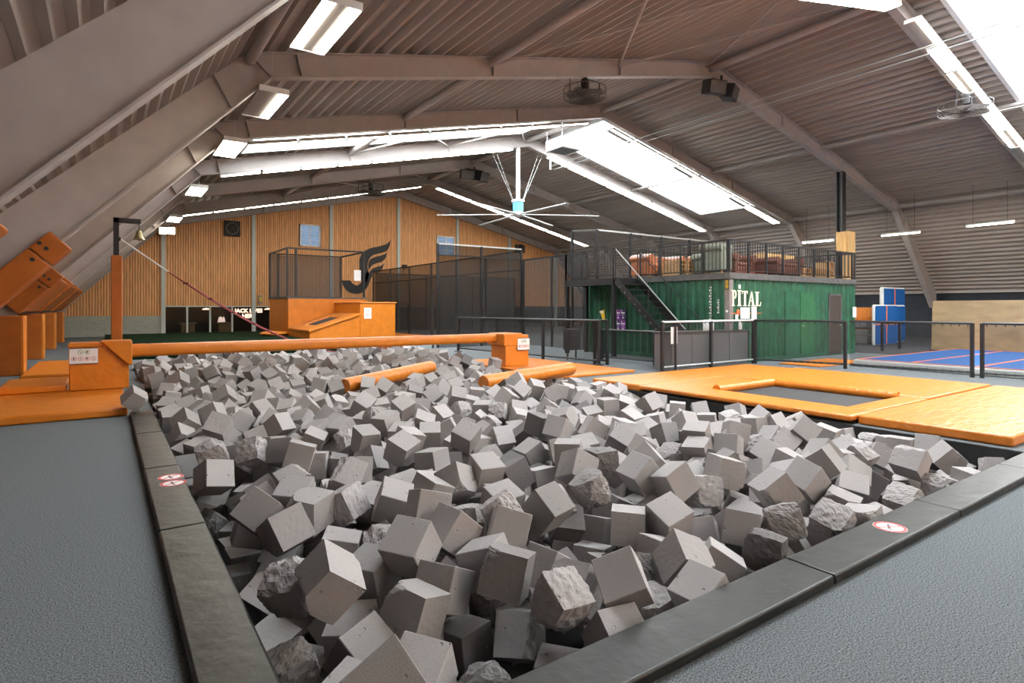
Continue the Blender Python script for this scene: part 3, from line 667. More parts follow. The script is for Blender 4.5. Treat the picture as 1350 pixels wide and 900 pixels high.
# ---------------------------------------------------------------- trampoline with orange mats beside the pit
TX0, TX1 = 8.42, 13.85
fmat('trampoline_mat', TX0 - .02, TX1, 7.78, 9.1, .002, .13, 'orange mat between the trampoline and the pale floor lane', grp='mats around the trampoline')
fmat('trampoline_mat', TX0 + .1, TX1 + .1, 2.2, 3.88, .002, .13, 'wide glossy orange mat at the end of the trampoline by the black pads', grp='mats around the trampoline')
t = thing('trampoline', 'sunken trampoline with dark bed and orange padded rim', 'trampoline', (10, 5.4, 0))
MB().box((9.0, 4.2, .03), (11.05, 6.65, .05)).build('jump_bed', 'bed', t)
MB().box((TX0 - .05, 3.9, .05), (9.12, 7.76, .13)).build('rim_pad', 'orange', t, .03, 3)
MB().box((10.93, 3.9, .05), (TX1, 7.76, .15)).build('rim_pad', 'orange', t, .03, 3)
MB().box((9.10, 3.9, .05), (10.95, 4.30, .135)).build('rim_pad', 'orange', t, .03, 3)
MB().box((9.10, 6.55, .05), (10.95, 7.76, .13)).build('rim_pad', 'orange', t, .03, 3)
MB().tube((9.12, 6.58, .12), (10.9, 6.58, .12), .085, 16).build('rolled_edge', 'orange', t, smooth=True)
MB().tube((10.95, 4.34, .11), (10.95, 6.62, .11), .08, 16).build('rolled_edge', 'orange', t, smooth=True)
MB().box((TX0 + .05, 3.92, 0), (TX1, 7.74, .028)).build('base_frame', 'black_matte', t)

# ---------------------------------------------------------------- orange jump tower by the back wall
XL = 7.63
t = thing('jump_tower', 'big orange padded jump tower with sloping trampoline and caged top', 'jump tower', (9.7, 31, 0))
MB().box((XL, 30.8, 0), (11.75, 34.9, 2.1)).build('rear_block', 'orange', t, .03)
MB().box((10.0, 27.0, 0), (11.8, 30.79, 1.82)).build('side_block', 'orange', t, .03)
MB().box((9.96, 26.96, 1.82), (11.85, 30.79, 1.90)).build('top_roll', 'orange', t, .035, 3)
MB().prism([(XL, 0), (9.99, 0), (9.99, 1.25), (XL, .5)], (27.0, 30.79), lambda u, v, tt: (u, tt, v)).build('ramp_block', 'orange', t, .02)
f = lambda x, y, h: (x, y, .5 + (x - XL) * .75 / 2.36 + h)
def ramp_quad(x0, x1, y0, y1, h0, h1): return MB().add([f(x0, y0, h0), f(x1, y0, h0), f(x1, y1, h0), f(x0, y1, h0), f(x0, y0, h1), f(x1, y0, h1), f(x1, y1, h1), f(x0, y1, h1)], [(0, 1, 2, 3), (4, 5, 6, 7), (0, 1, 5, 4), (1, 2, 6, 5), (2, 3, 7, 6), (3, 0, 4, 7)])
ramp_quad(XL - .05, 9.98, 26.93, 27.9, .0, .12).build('ramp_pad', 'orange', t, .03); ramp_quad(XL - .05, 9.98, 29.8, 30.75, .0, .12).build('ramp_pad', 'orange', t, .03)
ramp_quad(XL - .05, 8.2, 27.9, 29.8, .0, .12).build('ramp_pad', 'orange', t, .03); ramp_quad(9.4, 9.98, 27.9, 29.8, .0, .12).build('ramp_pad', 'orange', t, .03)
ramp_quad(8.2, 9.4, 27.9, 29.8, .0, .06).build('ramp_bed', 'bed', t)
MB().box((XL - .05, 30.77, 2.1), (11.8, 34.95, 2.16)).build('top_edge', 'cap_grey', t)
picto_sign('safety_sign', 'tall white safety sign on the orange jump tower', x_on(481, 26.9), x_on(490.5, 26.9), z_on(485, 420, 10.2, 26.9), z_on(485, 405.5, 10.2, 26.9), 26.998, 2, 2)
cg = thing('tower_cage', 'black steel cage frame standing on the orange jump tower', 'cage', (9.6, 32.8, 2.16))
for x, y in ((XL - .02, 30.9), (XL + .42, 30.9), (11.65, 30.9), (XL - .02, 34.7), (XL + .42, 34.7), (11.65, 34.7)): MB().box((x - .05, y - .05, 2.165), (x + .05, y + .05, 4.68)).build('post', 'black_steel', cg)
for a, b in (((XL, 30.9), (11.65, 30.9)), ((XL, 34.7), (11.65, 34.7)), ((XL, 30.9), (XL, 34.7)), ((11.65, 30.9), (11.65, 34.7))):
    MB().bar((*a, 4.66), (*b, 4.66), .08).build('top_rail', 'black_steel', cg)
MB().bar((XL, 34.7, 2.22), (11.65, 34.7, 2.22), .06).build('bottom_rail', 'black_steel', cg)
MB().box((XL, 34.69, 2.2), (11.65, 34.7, 4.6)).build('net', 'net_light', cg)
t = thing('notice_board', 'blank pale notice hung on the tower cage post', 'notice', (11.4, 30.84, 3.0))
MB().box((x_on(467, 30.8), 30.82, z_on(471, 370, 11.3, 30.8)), (x_on(476, 30.8), 30.84, z_on(471, 356, 11.3, 30.8))).build('sheet', 'paper', t)
fmat('turf_mat', .0, 7.5, 21.5, 37.2, .002, .22, 'dark green turf platform behind the balance beam', 'turf', 'turf platform', .02)
MB_ = MB().lathe((7.0, 31.0, .225), [(.3, 0), (.62, .03), (.68, .10), (.55, .19), (.3, .22)], 20); mesh_thing(MB_, 'floor_cushion', 'orange', 'round orange cushion beside the jump tower', 'cushion', (7.0, 31.0, .225), smooth=True)
fmat('floor_mat', 11.9, 14.6, 28.5, 34.0, .001, .1, 'flat orange mat beside the jump tower at the tall net')

# padded frame legs
for i, y in enumerate(FY):
    if y < 7 or y > 36: continue
    lab = {4: 'tip of orange padding on the sloped frame leg over the landing mats', 5: 'orange leg padding with three bolt holes above the separate landing mat', 6: 'orange leg padding first behind the three-bolt one', 7: 'orange leg padding second behind the three-bolt one', 8: 'orange leg padding third behind the three-bolt one', 9: 'orange leg padding next to the brick wall'}[i]
    t = thing('leg_padding', lab, 'padding', (-1.9, y, 0), 'orange padding on the sloped frame legs')
    d = Vector((KL + 1.7, 0, KZ - 1.62)).normalized(); nrm = Vector((-d.z, 0, d.x)); o_ = Vector((-1.7, y, 1.62)); top = {4: 1.18, 5: 1.58}.get(i, 1.15); n0, n1 = (-.2, .22) if i < 6 else (-.12, .3)
    def slab(s0, s1, n0, n1, y0, y1): return MB().add([o_ + d * s + nrm * nn + Vector((0, yy, 0)) for s in (s0, s1) for nn in (n0, n1) for yy in (y0, y1)], [(0, 1, 3, 2), (4, 6, 7, 5), (0, 4, 5, 1), (2, 3, 7, 6), (0, 2, 6, 4), (1, 5, 7, 3)])
    slab(-.1, top - .42, n0, n1, -.24, .24).build('slope_pad', 'orange_shaded', t, .03)
    slab(top - .41, top, n0, n1, -.24, .24).build('top_pad', 'orange_shaded', t, .03)
    if i in (5, 6):
        for s, nn in ((top - .25, .04), (top - .25, .17), (top - .52, .04)):
            c0 = o_ + d * s + nrm * nn; MB().tube(c0 + Vector((0, -.25, 0)), c0 + Vector((0, -.235, 0)), .035, 10).build('bolt_hole', 'ink', t)
    if i in (6, 7, 8):
        wp = thing('sloped_wall_pad', ['', '', '', '', '', '', 'long orange pad lining the slope behind the first leg after the bolted one', 'orange pad lining the slope in the middle of the padded side', 'orange pad lining the slope before the brick wall'][i], 'padding', (-1.9, y + 2.7, 1.4), 'orange pads lining the slope')
        L_ = 5.42
        for q in range(3): slab(-.1, 1.05, -.07, .10, .26 + (L_ - .52) * q / 3, .25 + (L_ - .52) * (q + 1) / 3).build('pad_section', 'orange_shaded', wp, .02)
    MB().box((-2.18, y - .36, .002), (-1.6, y + .32, 1.42)).build('foot_pad', 'orange_shaded', t, .025)
    MB().box((-1.64, y - .36, .002), (-1.57, y + .32, 1.42)).build('foot_lit_side', 'orange', t, .02)  # side of the foot box that catches light, painted in as brighter orange

# ---------------------------------------------------------------- green container with a roof terrace
CX0, CX1, CY0, CY1, CZ, RZ = 14.6, 22.0, 10.1, 16.1, 2.44, 2.62
ct = thing('shipping_container', 'dark green shipping container hut with lettering and a roof terrace', 'container', (18, 13, 0))
def corr(L, pitch=.28, dep=.05):
    out = []; n = round(L / pitch); P = L / n
    for i in range(n):
        for t, h in ((0, 0), (.28, 0), (.5, dep), (.78, dep)): out.append(((i + t) * P, h))
    return out + [(L, 0)]
def corr_panel(f, L, z0, z1, name, m='green'):
    pr = corr(L); n = len(pr)
    return MB().add([f(a, h, z0) for a, h in pr] + [f(a, h, z1) for a, h in pr], [(i, i + 1, n + i + 1, n + i) for i in range(n - 1)]).build(name, m, ct)
for a, b in ((CX0 + .16, 17.45), (19.25, 20.12), (20.98, CX1 - .14)):
    corr_panel(lambda s, h, z, a=a: (a + s, CY0 + .01 + h, z), b - a, .10, CZ, 'corrugated_wall')
corr_panel(lambda s, h, z: (17.45 + s, CY0 + .01 + h, z), 1.8, 2.12, CZ, 'corrugated_wall'); corr_panel(lambda s, h, z: (20.12 + s, CY0 + .01 + h, z), .86, 2.08, CZ, 'corrugated_wall')
corr_panel(lambda s, h, z: (CX0 + .01 + h, CY0 + .18 + s, z), CY1 - CY0 - .34, .10, CZ, 'corrugated_wall')
MB().box((CX0 + .1, CY0 + .1, 0), (CX1 - .05, CY1, CZ)).build('shell', 'green', ct)
MB().box((CX0, CY0, 0), (CX0 + .17, CY0 + .17, CZ)).build('corner_post', 'corner_post', ct, .01); MB().box((CX0, CY1 - .16, 0), (CX0 + .16, CY1, CZ)).build('corner_post', 'green', ct, .01); MB().box((CX1 - .15, CY0, 0), (CX1, CY0 + .15, CZ)).build('corner_post', 'green', ct, .01)
MB().box((CX0 + .17, CY0, 0), (CX1 - .15, CY0 + .1, .12)).build('base_rail', 'green', ct); MB().box((CX0, CY0 + .17, 0), (CX0 + .1, CY1 - .16, .12)).build('base_rail', 'green', ct)
MB().box((CX0 - .03, CY0 - .03, CZ), (CX1 + .03, CY1 + .03, RZ)).build('roof_edge', 'cap_grey', ct)
d1 = MB().box((17.47, CY0 - .005, .12), (18.33, CY0 + .05, 2.12)).build('door', 'green', ct); d2 = MB().box((18.36, CY0 - .01, .12), (19.22, CY0 + .05, 2.12)).build('door', 'green_bright', ct)
MB().box((18.42, CY0 - .05, 1.0), (18.5, CY0 - .012, 1.04)).build('door_handle', 'galv', d2)
dr = MB().box((20.19, CY0 - .01, .04), (20.93, CY0 + .05, 2.02)).build('door', 'door_brown', ct); MB().box((20.12, CY0 - .02, 0), (20.19, CY0 + .09, 2.09)).box((20.93, CY0 - .02, 0), (21.0, CY0 + .09, 2.09)).box((20.12, CY0 - .02, 2.02), (21.0, CY0 + .09, 2.09)).build('door_frame', 'cap_grey', ct)
MB().box((20.8, CY0 - .06, 1.0), (20.88, CY0 - .01, 1.04)).build('door_handle', 'galv', dr)
# painted lettering PITAL with a figure over the I
def letter(polys, x, z, w_, h_, m='cream', name='painted_letter'):
    mb = MB()
    for p in polys: mb.prism([(x + u * w_, z + v * h_) for u, v in p], (CY0 - .006, CY0 + .004), lambda u, v, tt: (u, tt, v))
    return mb.build(name, m, ct)
def rc(a, b, c, d): return [(a, b), (c, b), (c, d), (a, d)]
XS = [x_on(p, CY0) for p in (964.5, 972, 978, 986, 995, 1003.5)]; z0, z1 = 1.66, 2.12; h_ = z1 - z0
bowl = [(.3, 1), (.7, 1), (.95, .88), (1, .73), (.93, .58), (.7, .46), (.3, .46), (.3, .56), (.6, .57), (.70, .65), (.72, .74), (.68, .84), (.58, .91), (.3, .92)]
letter([rc(.16, .05, .44, .95), rc(0, 0, .6, .06), rc(0, .94, .5, 1), bowl], XS[0], z0, XS[1] - XS[0] - .03, h_)
letter([rc(.25, .05, .75, .95), rc(0, 0, 1, .06), rc(0, .94, 1, 1)], XS[1] + .0, z0, XS[2] - XS[1] - .02, h_)
letter([rc(.36, .05, .66, .95), rc(.2, 0, .82, .06), rc(0, .92, 1, 1), [(0, .8), (.07, .8), (.12, .92), (0, .92)], [(.93, .8), (1, .8), (1, .92), (.88, .92)]], XS[2] + .01, z0, XS[3] - XS[2] - .02, h_ * .96)
letter([[(.08, .05), (.2, .05), (.58, .98), (.47, .98)], [(.62, .05), (.92, .05), (.62, .98), (.47, .98)], rc(.28, .32, .7, .39), rc(0, 0, .3, .06), rc(.52, 0, 1, .06)], XS[3], z0, XS[4] - XS[3], h_ * .94)
letter([rc(.2, .05, .52, .95), rc(.05, .94, .66, 1), rc(.05, 0, .9, .07), [(.78, .07), (.9, .07), (1, .3), (.92, .3)]], XS[4], z0, XS[5] - XS[4], h_ * .92)
xi = (XS[1] + XS[2]) / 2
letter([rc(-.5, 0, .5, 1)], xi, 2.16, .10, .12, 'paper', 'painted_mark'); letter([rc(-.5, 0, .5, 1)], xi, 2.20, .05, .05, 'sign_red', 'painted_mark')
letter([rc(0, 0, 1, 1)], XS[0], 1.44, XS[5] - XS[0], .022, 'line_orange', 'painted_line'); letter([rc(0, .2, 1, 1), [(.2, 0), (.8, 0), (1, .2), (0, .2)]], XS[1] - .02, 1.39, .13, .17, 'line_orange', 'painted_mark')
def notice(px0, px1, py0, py1, label, Y=CY0 - .012):
    pm = (px0 + px1) / 2; x0, x1 = x_on(px0, Y), x_on(px1, Y); xm = (x0 + x1) / 2
    mesh_thing(MB().box((x0, Y - .012, z_on(pm, py1, xm, Y)), (x1, Y, z_on(pm, py0, xm, Y))), 'paper_notice', 'paper', label, 'notice', (xm, Y, z_on(pm, py1, xm, Y)), 'notices on the container')
notice(976, 988, 405, 420, 'large white notice under the painted letters on the container'); notice(990.5, 997, 404, 420.5, 'narrow white notice beside the large one under the painted letters')
notice(969.3, 972.8, 414.5, 421.5, 'tiny white notice under the red mark on the container'); notice(1124, 1128.5, 404.5, 418, 'white notice at the door end of the container')
XF = CX0 - .004
def side_mark(px, py0, py1, n, wpx, m='paper', name='painted_code'):
    Yc = y_on(px, XF); mb = MB(); hw = abs(y_on(px - wpx / 2, XF) - Yc); r_ = random.Random(px)
    for i in range(n):
        za = z_on(px, py0 + (py1 - py0) * (i + .85) / n, XF, Yc); zb = z_on(px, py0 + (py1 - py0) * (i + .1) / n, XF, Yc); q = r_.uniform(.3, 1)
        mb.box((XF - .006, Yc - hw, za), (XF + .01, Yc - hw * .45, zb)); mb.box((XF - .006, Yc - hw, (za + zb) / 2 - .008), (XF + .01, Yc + hw * q, (za + zb) / 2 + .008))
        if i % 2: mb.box((XF - .006, Yc + hw * .5, za), (XF + .01, Yc + hw, zb))
    mb.build(name, m, ct)
side_mark(936.3, 377, 426, 13, 2.4); side_mark(946.7, 394, 413.5, 6, 2.2)
Yp = CY0 + .085; sg = MB().box((CX0 - .012, CY0 + .02, z_on(956, 381.5, CX0, Yp)), (CX0 - .002, CY0 + .15, z_on(956, 368.5, CX0, Yp))).build('corner_sign', 'ink', ct)
for q in range(5):
    z = z_on(956, 379.5 - 2.3 * q, CX0, Yp); MB().box((CX0 - .016, CY0 + .045 - .012 * (q % 2), z - .008), (CX0 - .011, CY0 + .125 + .012 * (q % 2), z + .018)).build('sign_character', 'yellow', sg)
MB().lathe((CX0 - .006, Yp, z_on(956, 410, CX0, Yp)), [(.04, -.004), (.04, .004)], 14, 'x').build('round_badge', 'paper', ct)
t = thing('poster', 'purple poster sheet with four panels under the metal landing', 'poster', (XF, 14.4, .85))
for q in range(4):
    ya, yb = (14.60, 14.375) if q % 2 == 0 else (14.365, 14.14); za, zb = (1.19, 1.55) if q < 2 else (.82, 1.18)
    p_ = MB().box((XF - .018, yb, za), (XF - .006, ya, zb)).build('poster_panel', 'purple' if q in (0, 3) else 'purple_dark', t); ym = (ya + yb) / 2
    MB().box((XF - .021, ym - .085, za + .22), (XF - .0175, ym + .085, za + .27)).box((XF - .021, ym - .03, za + .05), (XF - .0175, ym + .03, za + .11)).box((XF - .021, ym + .04, za + .30), (XF - .0175, ym + .08, za + .34)).box((XF - .021, ym - .05, za + .16), (XF - .0175, ym + .05, za + .175)).build('poster_print', 'paper', p_)
t = thing('wall_sign', 'small yellow pointed sign on the container beside the landing post', 'sign', (XF, 15.25, 1.15))
MB().prism([(15.42, 1.48), (15.16, 1.55), (15.12, 1.15), (15.2, 1.12), (15.34, 1.4)], (XF - .03, XF - .006), lambda u, v, tt: (tt, u, v)).build('sign_plate', 'yellow', t)
MB().box((XF - .034, 15.2, 1.42), (XF - .028, 15.34, 1.5)).build('sign_print', 'paper', t)

def railing(name, label, pts, z, h, nper, m='black_steel', grp='terrace railings', post=.05, posts=None, cat='railing'):
    base = Vector((*pts[0], z)); t = thing(name, label, cat, base, grp)
    for (a, b), n in zip(zip(pts[:-1], pts[1:]), nper):
        a, b = Vector((*a, 0)), Vector((*b, 0)); d = b - a
        MB().bar(a + Vector((0, 0, z + h)), b + Vector((0, 0, z + h)), .05).build('top_rail', m, t); MB().bar(a + Vector((0, 0, z + .08)), b + Vector((0, 0, z + .08)), .03).build('bottom_rail', m, t)
        for i in range(n + 1):
            p = a + d * i / n; MB().box((p.x - post / 2, p.y - post / 2, z), (p.x + post / 2, p.y + post / 2, z + h)).build('post', m, t)
        mb = MB(); nb = max(2, int(d.length / .125))
        for i in range(1, nb): p = a + d * i / nb; mb.box((p.x - .008, p.y - .008, z + .08), (p.x + .008, p.y + .008, z + h))
        tag(mb.build('balusters', m, t), kind='stuff')
    return t
railing('terrace_railing', 'black railing along the lettered face of the container roof', [(CX0 + .02, CY0 + .02), (CX1 - .02, CY0 + .02)], RZ, .93, [8])
railing('terrace_railing', 'black railing along the container roof edge above the stairs', [(CX0 + .02, CY0 + .08), (CX0 + .02, 13.5)], RZ, .93, [4])
railing('terrace_railing', 'short black railing at the door end of the container roof', [(CX1 - .02, CY0 + .1), (CX1 - .02, CY1 - .05)], RZ, .93, [5])
# landing and stairs
LX0, LX1, LY0, LY1 = 13.45, 14.55, 13.55, 16.0
t = thing('stair_landing', 'black steel landing on posts beside the green container', 'landing', (14, 15, 0))
MB().box((LX0, LY0, 2.52), (LX1, LY1, 2.58)).build('landing_plate', 'black_steel', t)
MB().box((LX0, LY0, 2.36), (LX0 + .06, LY1, 2.52)).box((LX0, LY0, 2.36), (LX1, LY0 + .06, 2.52)).box((LX0, LY1 - .06, 2.36), (LX1, LY1, 2.52)).build('edge_beam', 'black_steel', t)
for p in ((LX0 + .06, LY0 + .06), (LX0 + .06, LY1 - .06), (LX1 - .12, LY1 - .06)): MB().box((p[0] - .06, p[1] - .06, 0), (p[0] + .06, p[1] + .06, 2.36)).build('support_post', 'black_steel', t)
railing('landing_railing', 'black railing around the steel landing at the head of the stairs', [(LX0 + .03, LY0 + .05), (LX0 + .03, LY1 - .03), (LX1, LY1 - .03)], 2.58, .95, [3, 1])
t = thing('steel_stairs', 'black steel open-tread stairs down from the landing', 'stairs', (14, 12, 0))
SY0, SY1 = 10.75, 13.5; NS = 13
for x in (LX0 + .03, LX1 - .06):
    st = MB().bar((x, SY0, .08), (x, SY1, 2.5), .03, .22, up=(0, -.65, .75)).build('stringer', 'black_steel', t)
    if x < 14:
        for q in range(1, NS): 
            f_ = q / NS; MB().tube((x - .02, SY0 + (SY1 - SY0) * f_, .08 + 2.42 * f_ - .04), (x - .032, SY0 + (SY1 - SY0) * f_, .08 + 2.42 * f_ - .04), .02, 8).build('bolt', 'galv', st)
for q in range(1, NS): f_ = q / NS; MB().box((LX0 + .05, SY0 + (SY1 - SY0) * f_ - .11, 2.5 * f_ + .06), (LX1 - .08, SY0 + (SY1 - SY0) * f_ + .11, 2.5 * f_ + .09)).build('tread', 'black_steel', t)
for x in (LX0 + .03, LX1 - .06):
    MB().tube((x, SY0, 1.0), (x, SY1, 3.5), .016, 8).build('handrail', 'galv' if x < 14 else 'black_steel', t)
    for q in (0, .5, 1): MB().tube((x, SY0 + (SY1 - SY0) * q, .1 + 2.42 * q), (x, SY0 + (SY1 - SY0) * q, 1.0 + 2.5 * q), .018, 6).build('handrail_post', 'black_steel', t)

# furniture on the terrace
def sofa(name, label, x, y, L, rz, m, z=RZ, dpt=.92, hb=.78, cat='sofa', grp='leather sofas on the terrace'):
    t = thing(name, label, cat, (x, y, z), grp); t.rotation_euler[2] = rz
    def part(n_, a, b, bev, mm=m):
        mb = MB().box(a, b); o = mb.build(n_, mm, None, bev, 3); o.parent = t; return o
    part('base', (-L / 2 + .12, -dpt / 2 + .04, .09), (L / 2 - .12, dpt / 2 - .05, .34), .03)
    nc = max(1, round((L - .4) / .65))
    for i in range(nc):
        w_ = (L - .44) / nc; part('seat_cushion', (-L / 2 + .22 + w_ * i, -dpt / 2 + .02, .34), (-L / 2 + .22 + w_ * (i + 1) - .01, dpt / 2 - .26, .48), .05)
    part('backrest', (-L / 2 + .1, dpt / 2 - .28, .3), (L / 2 - .1, dpt / 2 - .06, hb - .06), .06)
    o = MB().tube((-L / 2 + .1, dpt / 2 - .14, hb - .1), (L / 2 - .1, dpt / 2 - .14, hb - .1), .12, 14).build('back_roll', m, None, smooth=True); o.parent = t
    for s in (-1, 1):
        part('armrest', (s * (L / 2 - .12) - .1, -dpt / 2 + .03, .09), (s * (L / 2 - .12) + .1, dpt / 2 - .05, hb - .12), .03)
        o = MB().tube((s * (L / 2 - .1), -dpt / 2, hb - .12), (s * (L / 2 - .1), dpt / 2 - .04, hb - .12), .135, 14).build('arm_roll', m, None, smooth=True); o.parent = t
        for e in (-1, 1): o = MB().lathe((s * (L / 2 - .14), e * (dpt / 2 - .12), 0), [(.035, 0), (.05, .05), (.04, .09)], 8).build('foot', 'timber', None); o.parent = t
    return t
sofa('leather_sofa', 'brown leather sofa with rolled arms at the head of the stairs', 15.75, 13.75, 1.8, 0, 'leather')
sofa('leather_sofa', 'worn reddish leather sofa between the pallets and the green armchair', 17.55, 12.95, 1.5, .1, 'leather')
def pallet(x, y, z, L, W, label, grp='wooden pallet furniture on the terrace', rz=0):
    t = thing('wooden_pallet', label, 'pallet', (x, y, z), grp); t.rotation_euler[2] = rz
    for i in range(5): v = -W / 2 + W * (i + .5) / 5; o = MB().box((-L / 2, v - W * .075, .11), (L / 2, v + W * .075, .13)).build('slat', 'timber', None); o.parent = t
    for i in range(3):
        u = -L / 2 + .05 + (L - .1) * i / 2; o = MB().box((u - .05, -W / 2, .02), (u + .05, W / 2, .11)).build('block', 'timber', None); o.parent = t
        o = MB().box((u - .05, -W / 2, 0), (u + .05, W / 2, .02)).build('runner', 'timber', None); o.parent = t
for q in range(4): pallet(15.5, 12.62, RZ + .133 * q, .8, .7, ['wooden pallet at the bottom of the stack by the stairs sofa', 'second wooden pallet up in the stack by the stairs sofa', 'third wooden pallet up in the stack by the stairs sofa', 'topmost wooden pallet of the stack by the stairs sofa'][q])
for q in range(3): pallet(20.3, 11.4, RZ + .133 * q, 1.1, .8, ['lowest wooden pallet of the pile beside the open crate', 'middle wooden pallet of the pile beside the open crate', 'top wooden pallet of the pile beside the open crate'][q])
sofa('armchair', 'grey-green upholstered armchair at the container roof corner', 15.18, 10.95, .72, R(190), 'fabric_green', hb=.9, dpt=.75, cat='armchair', grp='green armchairs on the terrace')
sofa('armchair', 'second grey-green armchair behind the corner armchair', 15.98, 11.85, .68, R(178), 'fabric_green', hb=.72, dpt=.75, cat='armchair', grp='green armchairs on the terrace')
sofa('leather_sofa', 'dark red leather sofa behind the railing next to the corner armchairs', 17.2, 11.75, 1.3, R(4), 'leather_dark', hb=.74)
sofa('leather_sofa', 'long dark red leather sofa in front of the plywood cabinets', 18.75, 11.1, 1.5, R(-3), 'leather_dark', hb=.66)
for x0, x1, y, h, l in ((x_on(1008, 12.4), x_on(1031, 12.4), 12.4, 1.02, 'plain plywood cabinet behind the dark red sofas'), (x_on(1036, 12.3), 21.9, 12.3, 1.0, 'plywood cabinet next to the pallet pile')):
    t = thing('plywood_cabinet', l, 'cabinet', ((x0 + x1) / 2, y, RZ), 'plywood cabinets on the terrace')
    MB().box((x0, y, RZ + .02), (x1, y + .5, RZ + h)).build('body', 'ply_box', t, .01); 
    for q in range(2): a = x0 + (x1 - x0) * q / 2; MB().box((a + .015, y - .018, RZ + .05), (a + (x1 - x0) / 2 - .015, y - .001, RZ + h - .04)).build('door', 'ply_box', t, .004)
    MB().box((x0 + .03, y + .03, RZ), (x1 - .03, y + .47, RZ + .02)).build('plinth', 'black_matte', t)
t = thing('wooden_crate', 'open wooden crate with square compartments behind the railing', 'crate', (20.9, 10.6, RZ))
for q in range(3): MB().box((20.62 + .28 * q, 10.45, RZ), (20.66 + .28 * q, 10.85, RZ + .62)).build('upright', 'timber', t)
for q in range(3): MB().box((20.62, 10.45, RZ + .29 * q), (21.22, 10.85, RZ + .04 + .29 * q)).build('shelf', 'timber', t)
t = thing('folded_tarpaulin', 'dark crumpled tarpaulin lying on the pallet pile', 'tarpaulin', (20.3, 11.4, RZ + .4))
mb = MB(); nn = 9
mb.add([(19.75 + 1.1 * i / nn, 11.03 + .72 * j / nn, RZ + .41 + .12 * (1 - ((i / nn - .5) ** 2 + (j / nn - .5) ** 2) * 2) + .05 * noise.noise(Vector((i * .7, j * .7, 3)))) for i in range(nn + 1) for j in range(nn + 1)], [(i * (nn + 1) + j, (i + 1) * (nn + 1) + j, (i + 1) * (nn + 1) + j + 1, i * (nn + 1) + j + 1) for i in range(nn) for j in range(nn)]).build('sheet', 'cap_grey', t, smooth=True)
# black column with plywood boxing
cx_, cy_ = x_on(1108.5, 12.9), 12.9
t = thing('steel_column', 'black steel column boxed with plywood behind the container terrace', 'column', (cx_, cy_, 0))
MB().box((cx_ - .16, cy_ - .14, 0), (cx_ + .16, cy_ - .10, zu(cx_))).box((cx_ - .16, cy_ + .10, 0), (cx_ + .16, cy_ + .14, zu(cx_))).box((cx_ - .02, cy_ - .10, 0), (cx_ + .02, cy_ + .10, zu(cx_))).build('shaft', 'black_steel', t)
MB().box((cx_ - .35, cy_ - .45, 3.95), (cx_ + .35, cy_ - .15, 4.95)).build('plywood_box', 'ply_box', t, .01); MB().box((cx_ - .32, cy_ - .4, 0), (cx_ + .3, cy_ - .16, 3.9)).build('plywood_casing', 'ply_box', t, .01)
MB().box((cx_ - 1.15, cy_ - .40, 3.98), (cx_ - .36, cy_ - .36, 4.85)).build('plywood_flap', 'ply_box', t)

# ---------------------------------------------------------------- tall nets of the court behind the container
def net_wall(label, a, b, z0, z1, nposts, m='net', top='black_steel', extra=(), first=True, last=True):
    a, b = Vector((*a, 0)), Vector((*b, 0)); t = thing('net_wall', label, 'net', (a + b) / 2, 'tall black nets'); d = b - a; n = Vector((-d.y, d.x, 0)).normalized()
    for i in range(nposts):
        if (i == 0 and not first) or (i == nposts - 1 and not last): continue
        p = a + d * i / (nposts - 1); MB().box((p.x - .04, p.y - .04, 0), (p.x + .04, p.y + .04, z1)).build('post', 'black_steel', t)
    MB().add([a + n * .03 + Vector((0, 0, z0)), b + n * .03 + Vector((0, 0, z0)), b + n * .03 + Vector((0, 0, z1)), a + n * .03 + Vector((0, 0, z1))], [(0, 1, 2, 3)]).build('mesh_net', m, t)
    MB().bar(a + Vector((0, 0, z1)), b + Vector((0, 0, z1)), .06).build('top_rail', top, t)
    for z in extra: MB().bar(a + Vector((0, 0, z)), b + Vector((0, 0, z)), .05).build('middle_rail', 'black_steel', t)
    return t
net_wall('long black net running back along the court towards the plank wall', (15.2, 21.1), (15.2, 38.5), 0, 4.12, 7, first=False, extra=(3.3,))
net_wall('tall black net panel with pale top rail standing across the court corner', (11.0, 21.0), (15.15, 21.0), 0, 4.2, 3, top='galv', extra=(3.75,))
net_wall('black net panel between the tall corner net and the landing', (15.2, 16.9), (15.2, 20.9), 0, 3.72, 3)
net_wall('dark net along the back side of the court behind the tall nets', (15.3, 38.4), (27, 38.4), 0, 4.0, 4, first=False)
net_wall('black net with pale top rail rising behind the roof terrace', (15.3, 16.3), (22.5, 16.3), 0, 4.56, 5, m='net_light', top='galv', extra=(3.9,))
net_wall('short side net closing the cage behind the terrace', (15.3, 16.4), (14.75, 17.1), 0, 4.56, 2, m='net_light', top='galv', first=False)
t = thing('net_door', 'black framed doorway at the edge of the tall net', 'net door', (10.85, 21.0, 0))
MB().box((10.75, 20.97, 0), (10.81, 21.03, 2.3)).box((10.75, 20.97, 2.24), (10.95, 21.03, 2.3)).build('door_frame', 'black_steel', t)

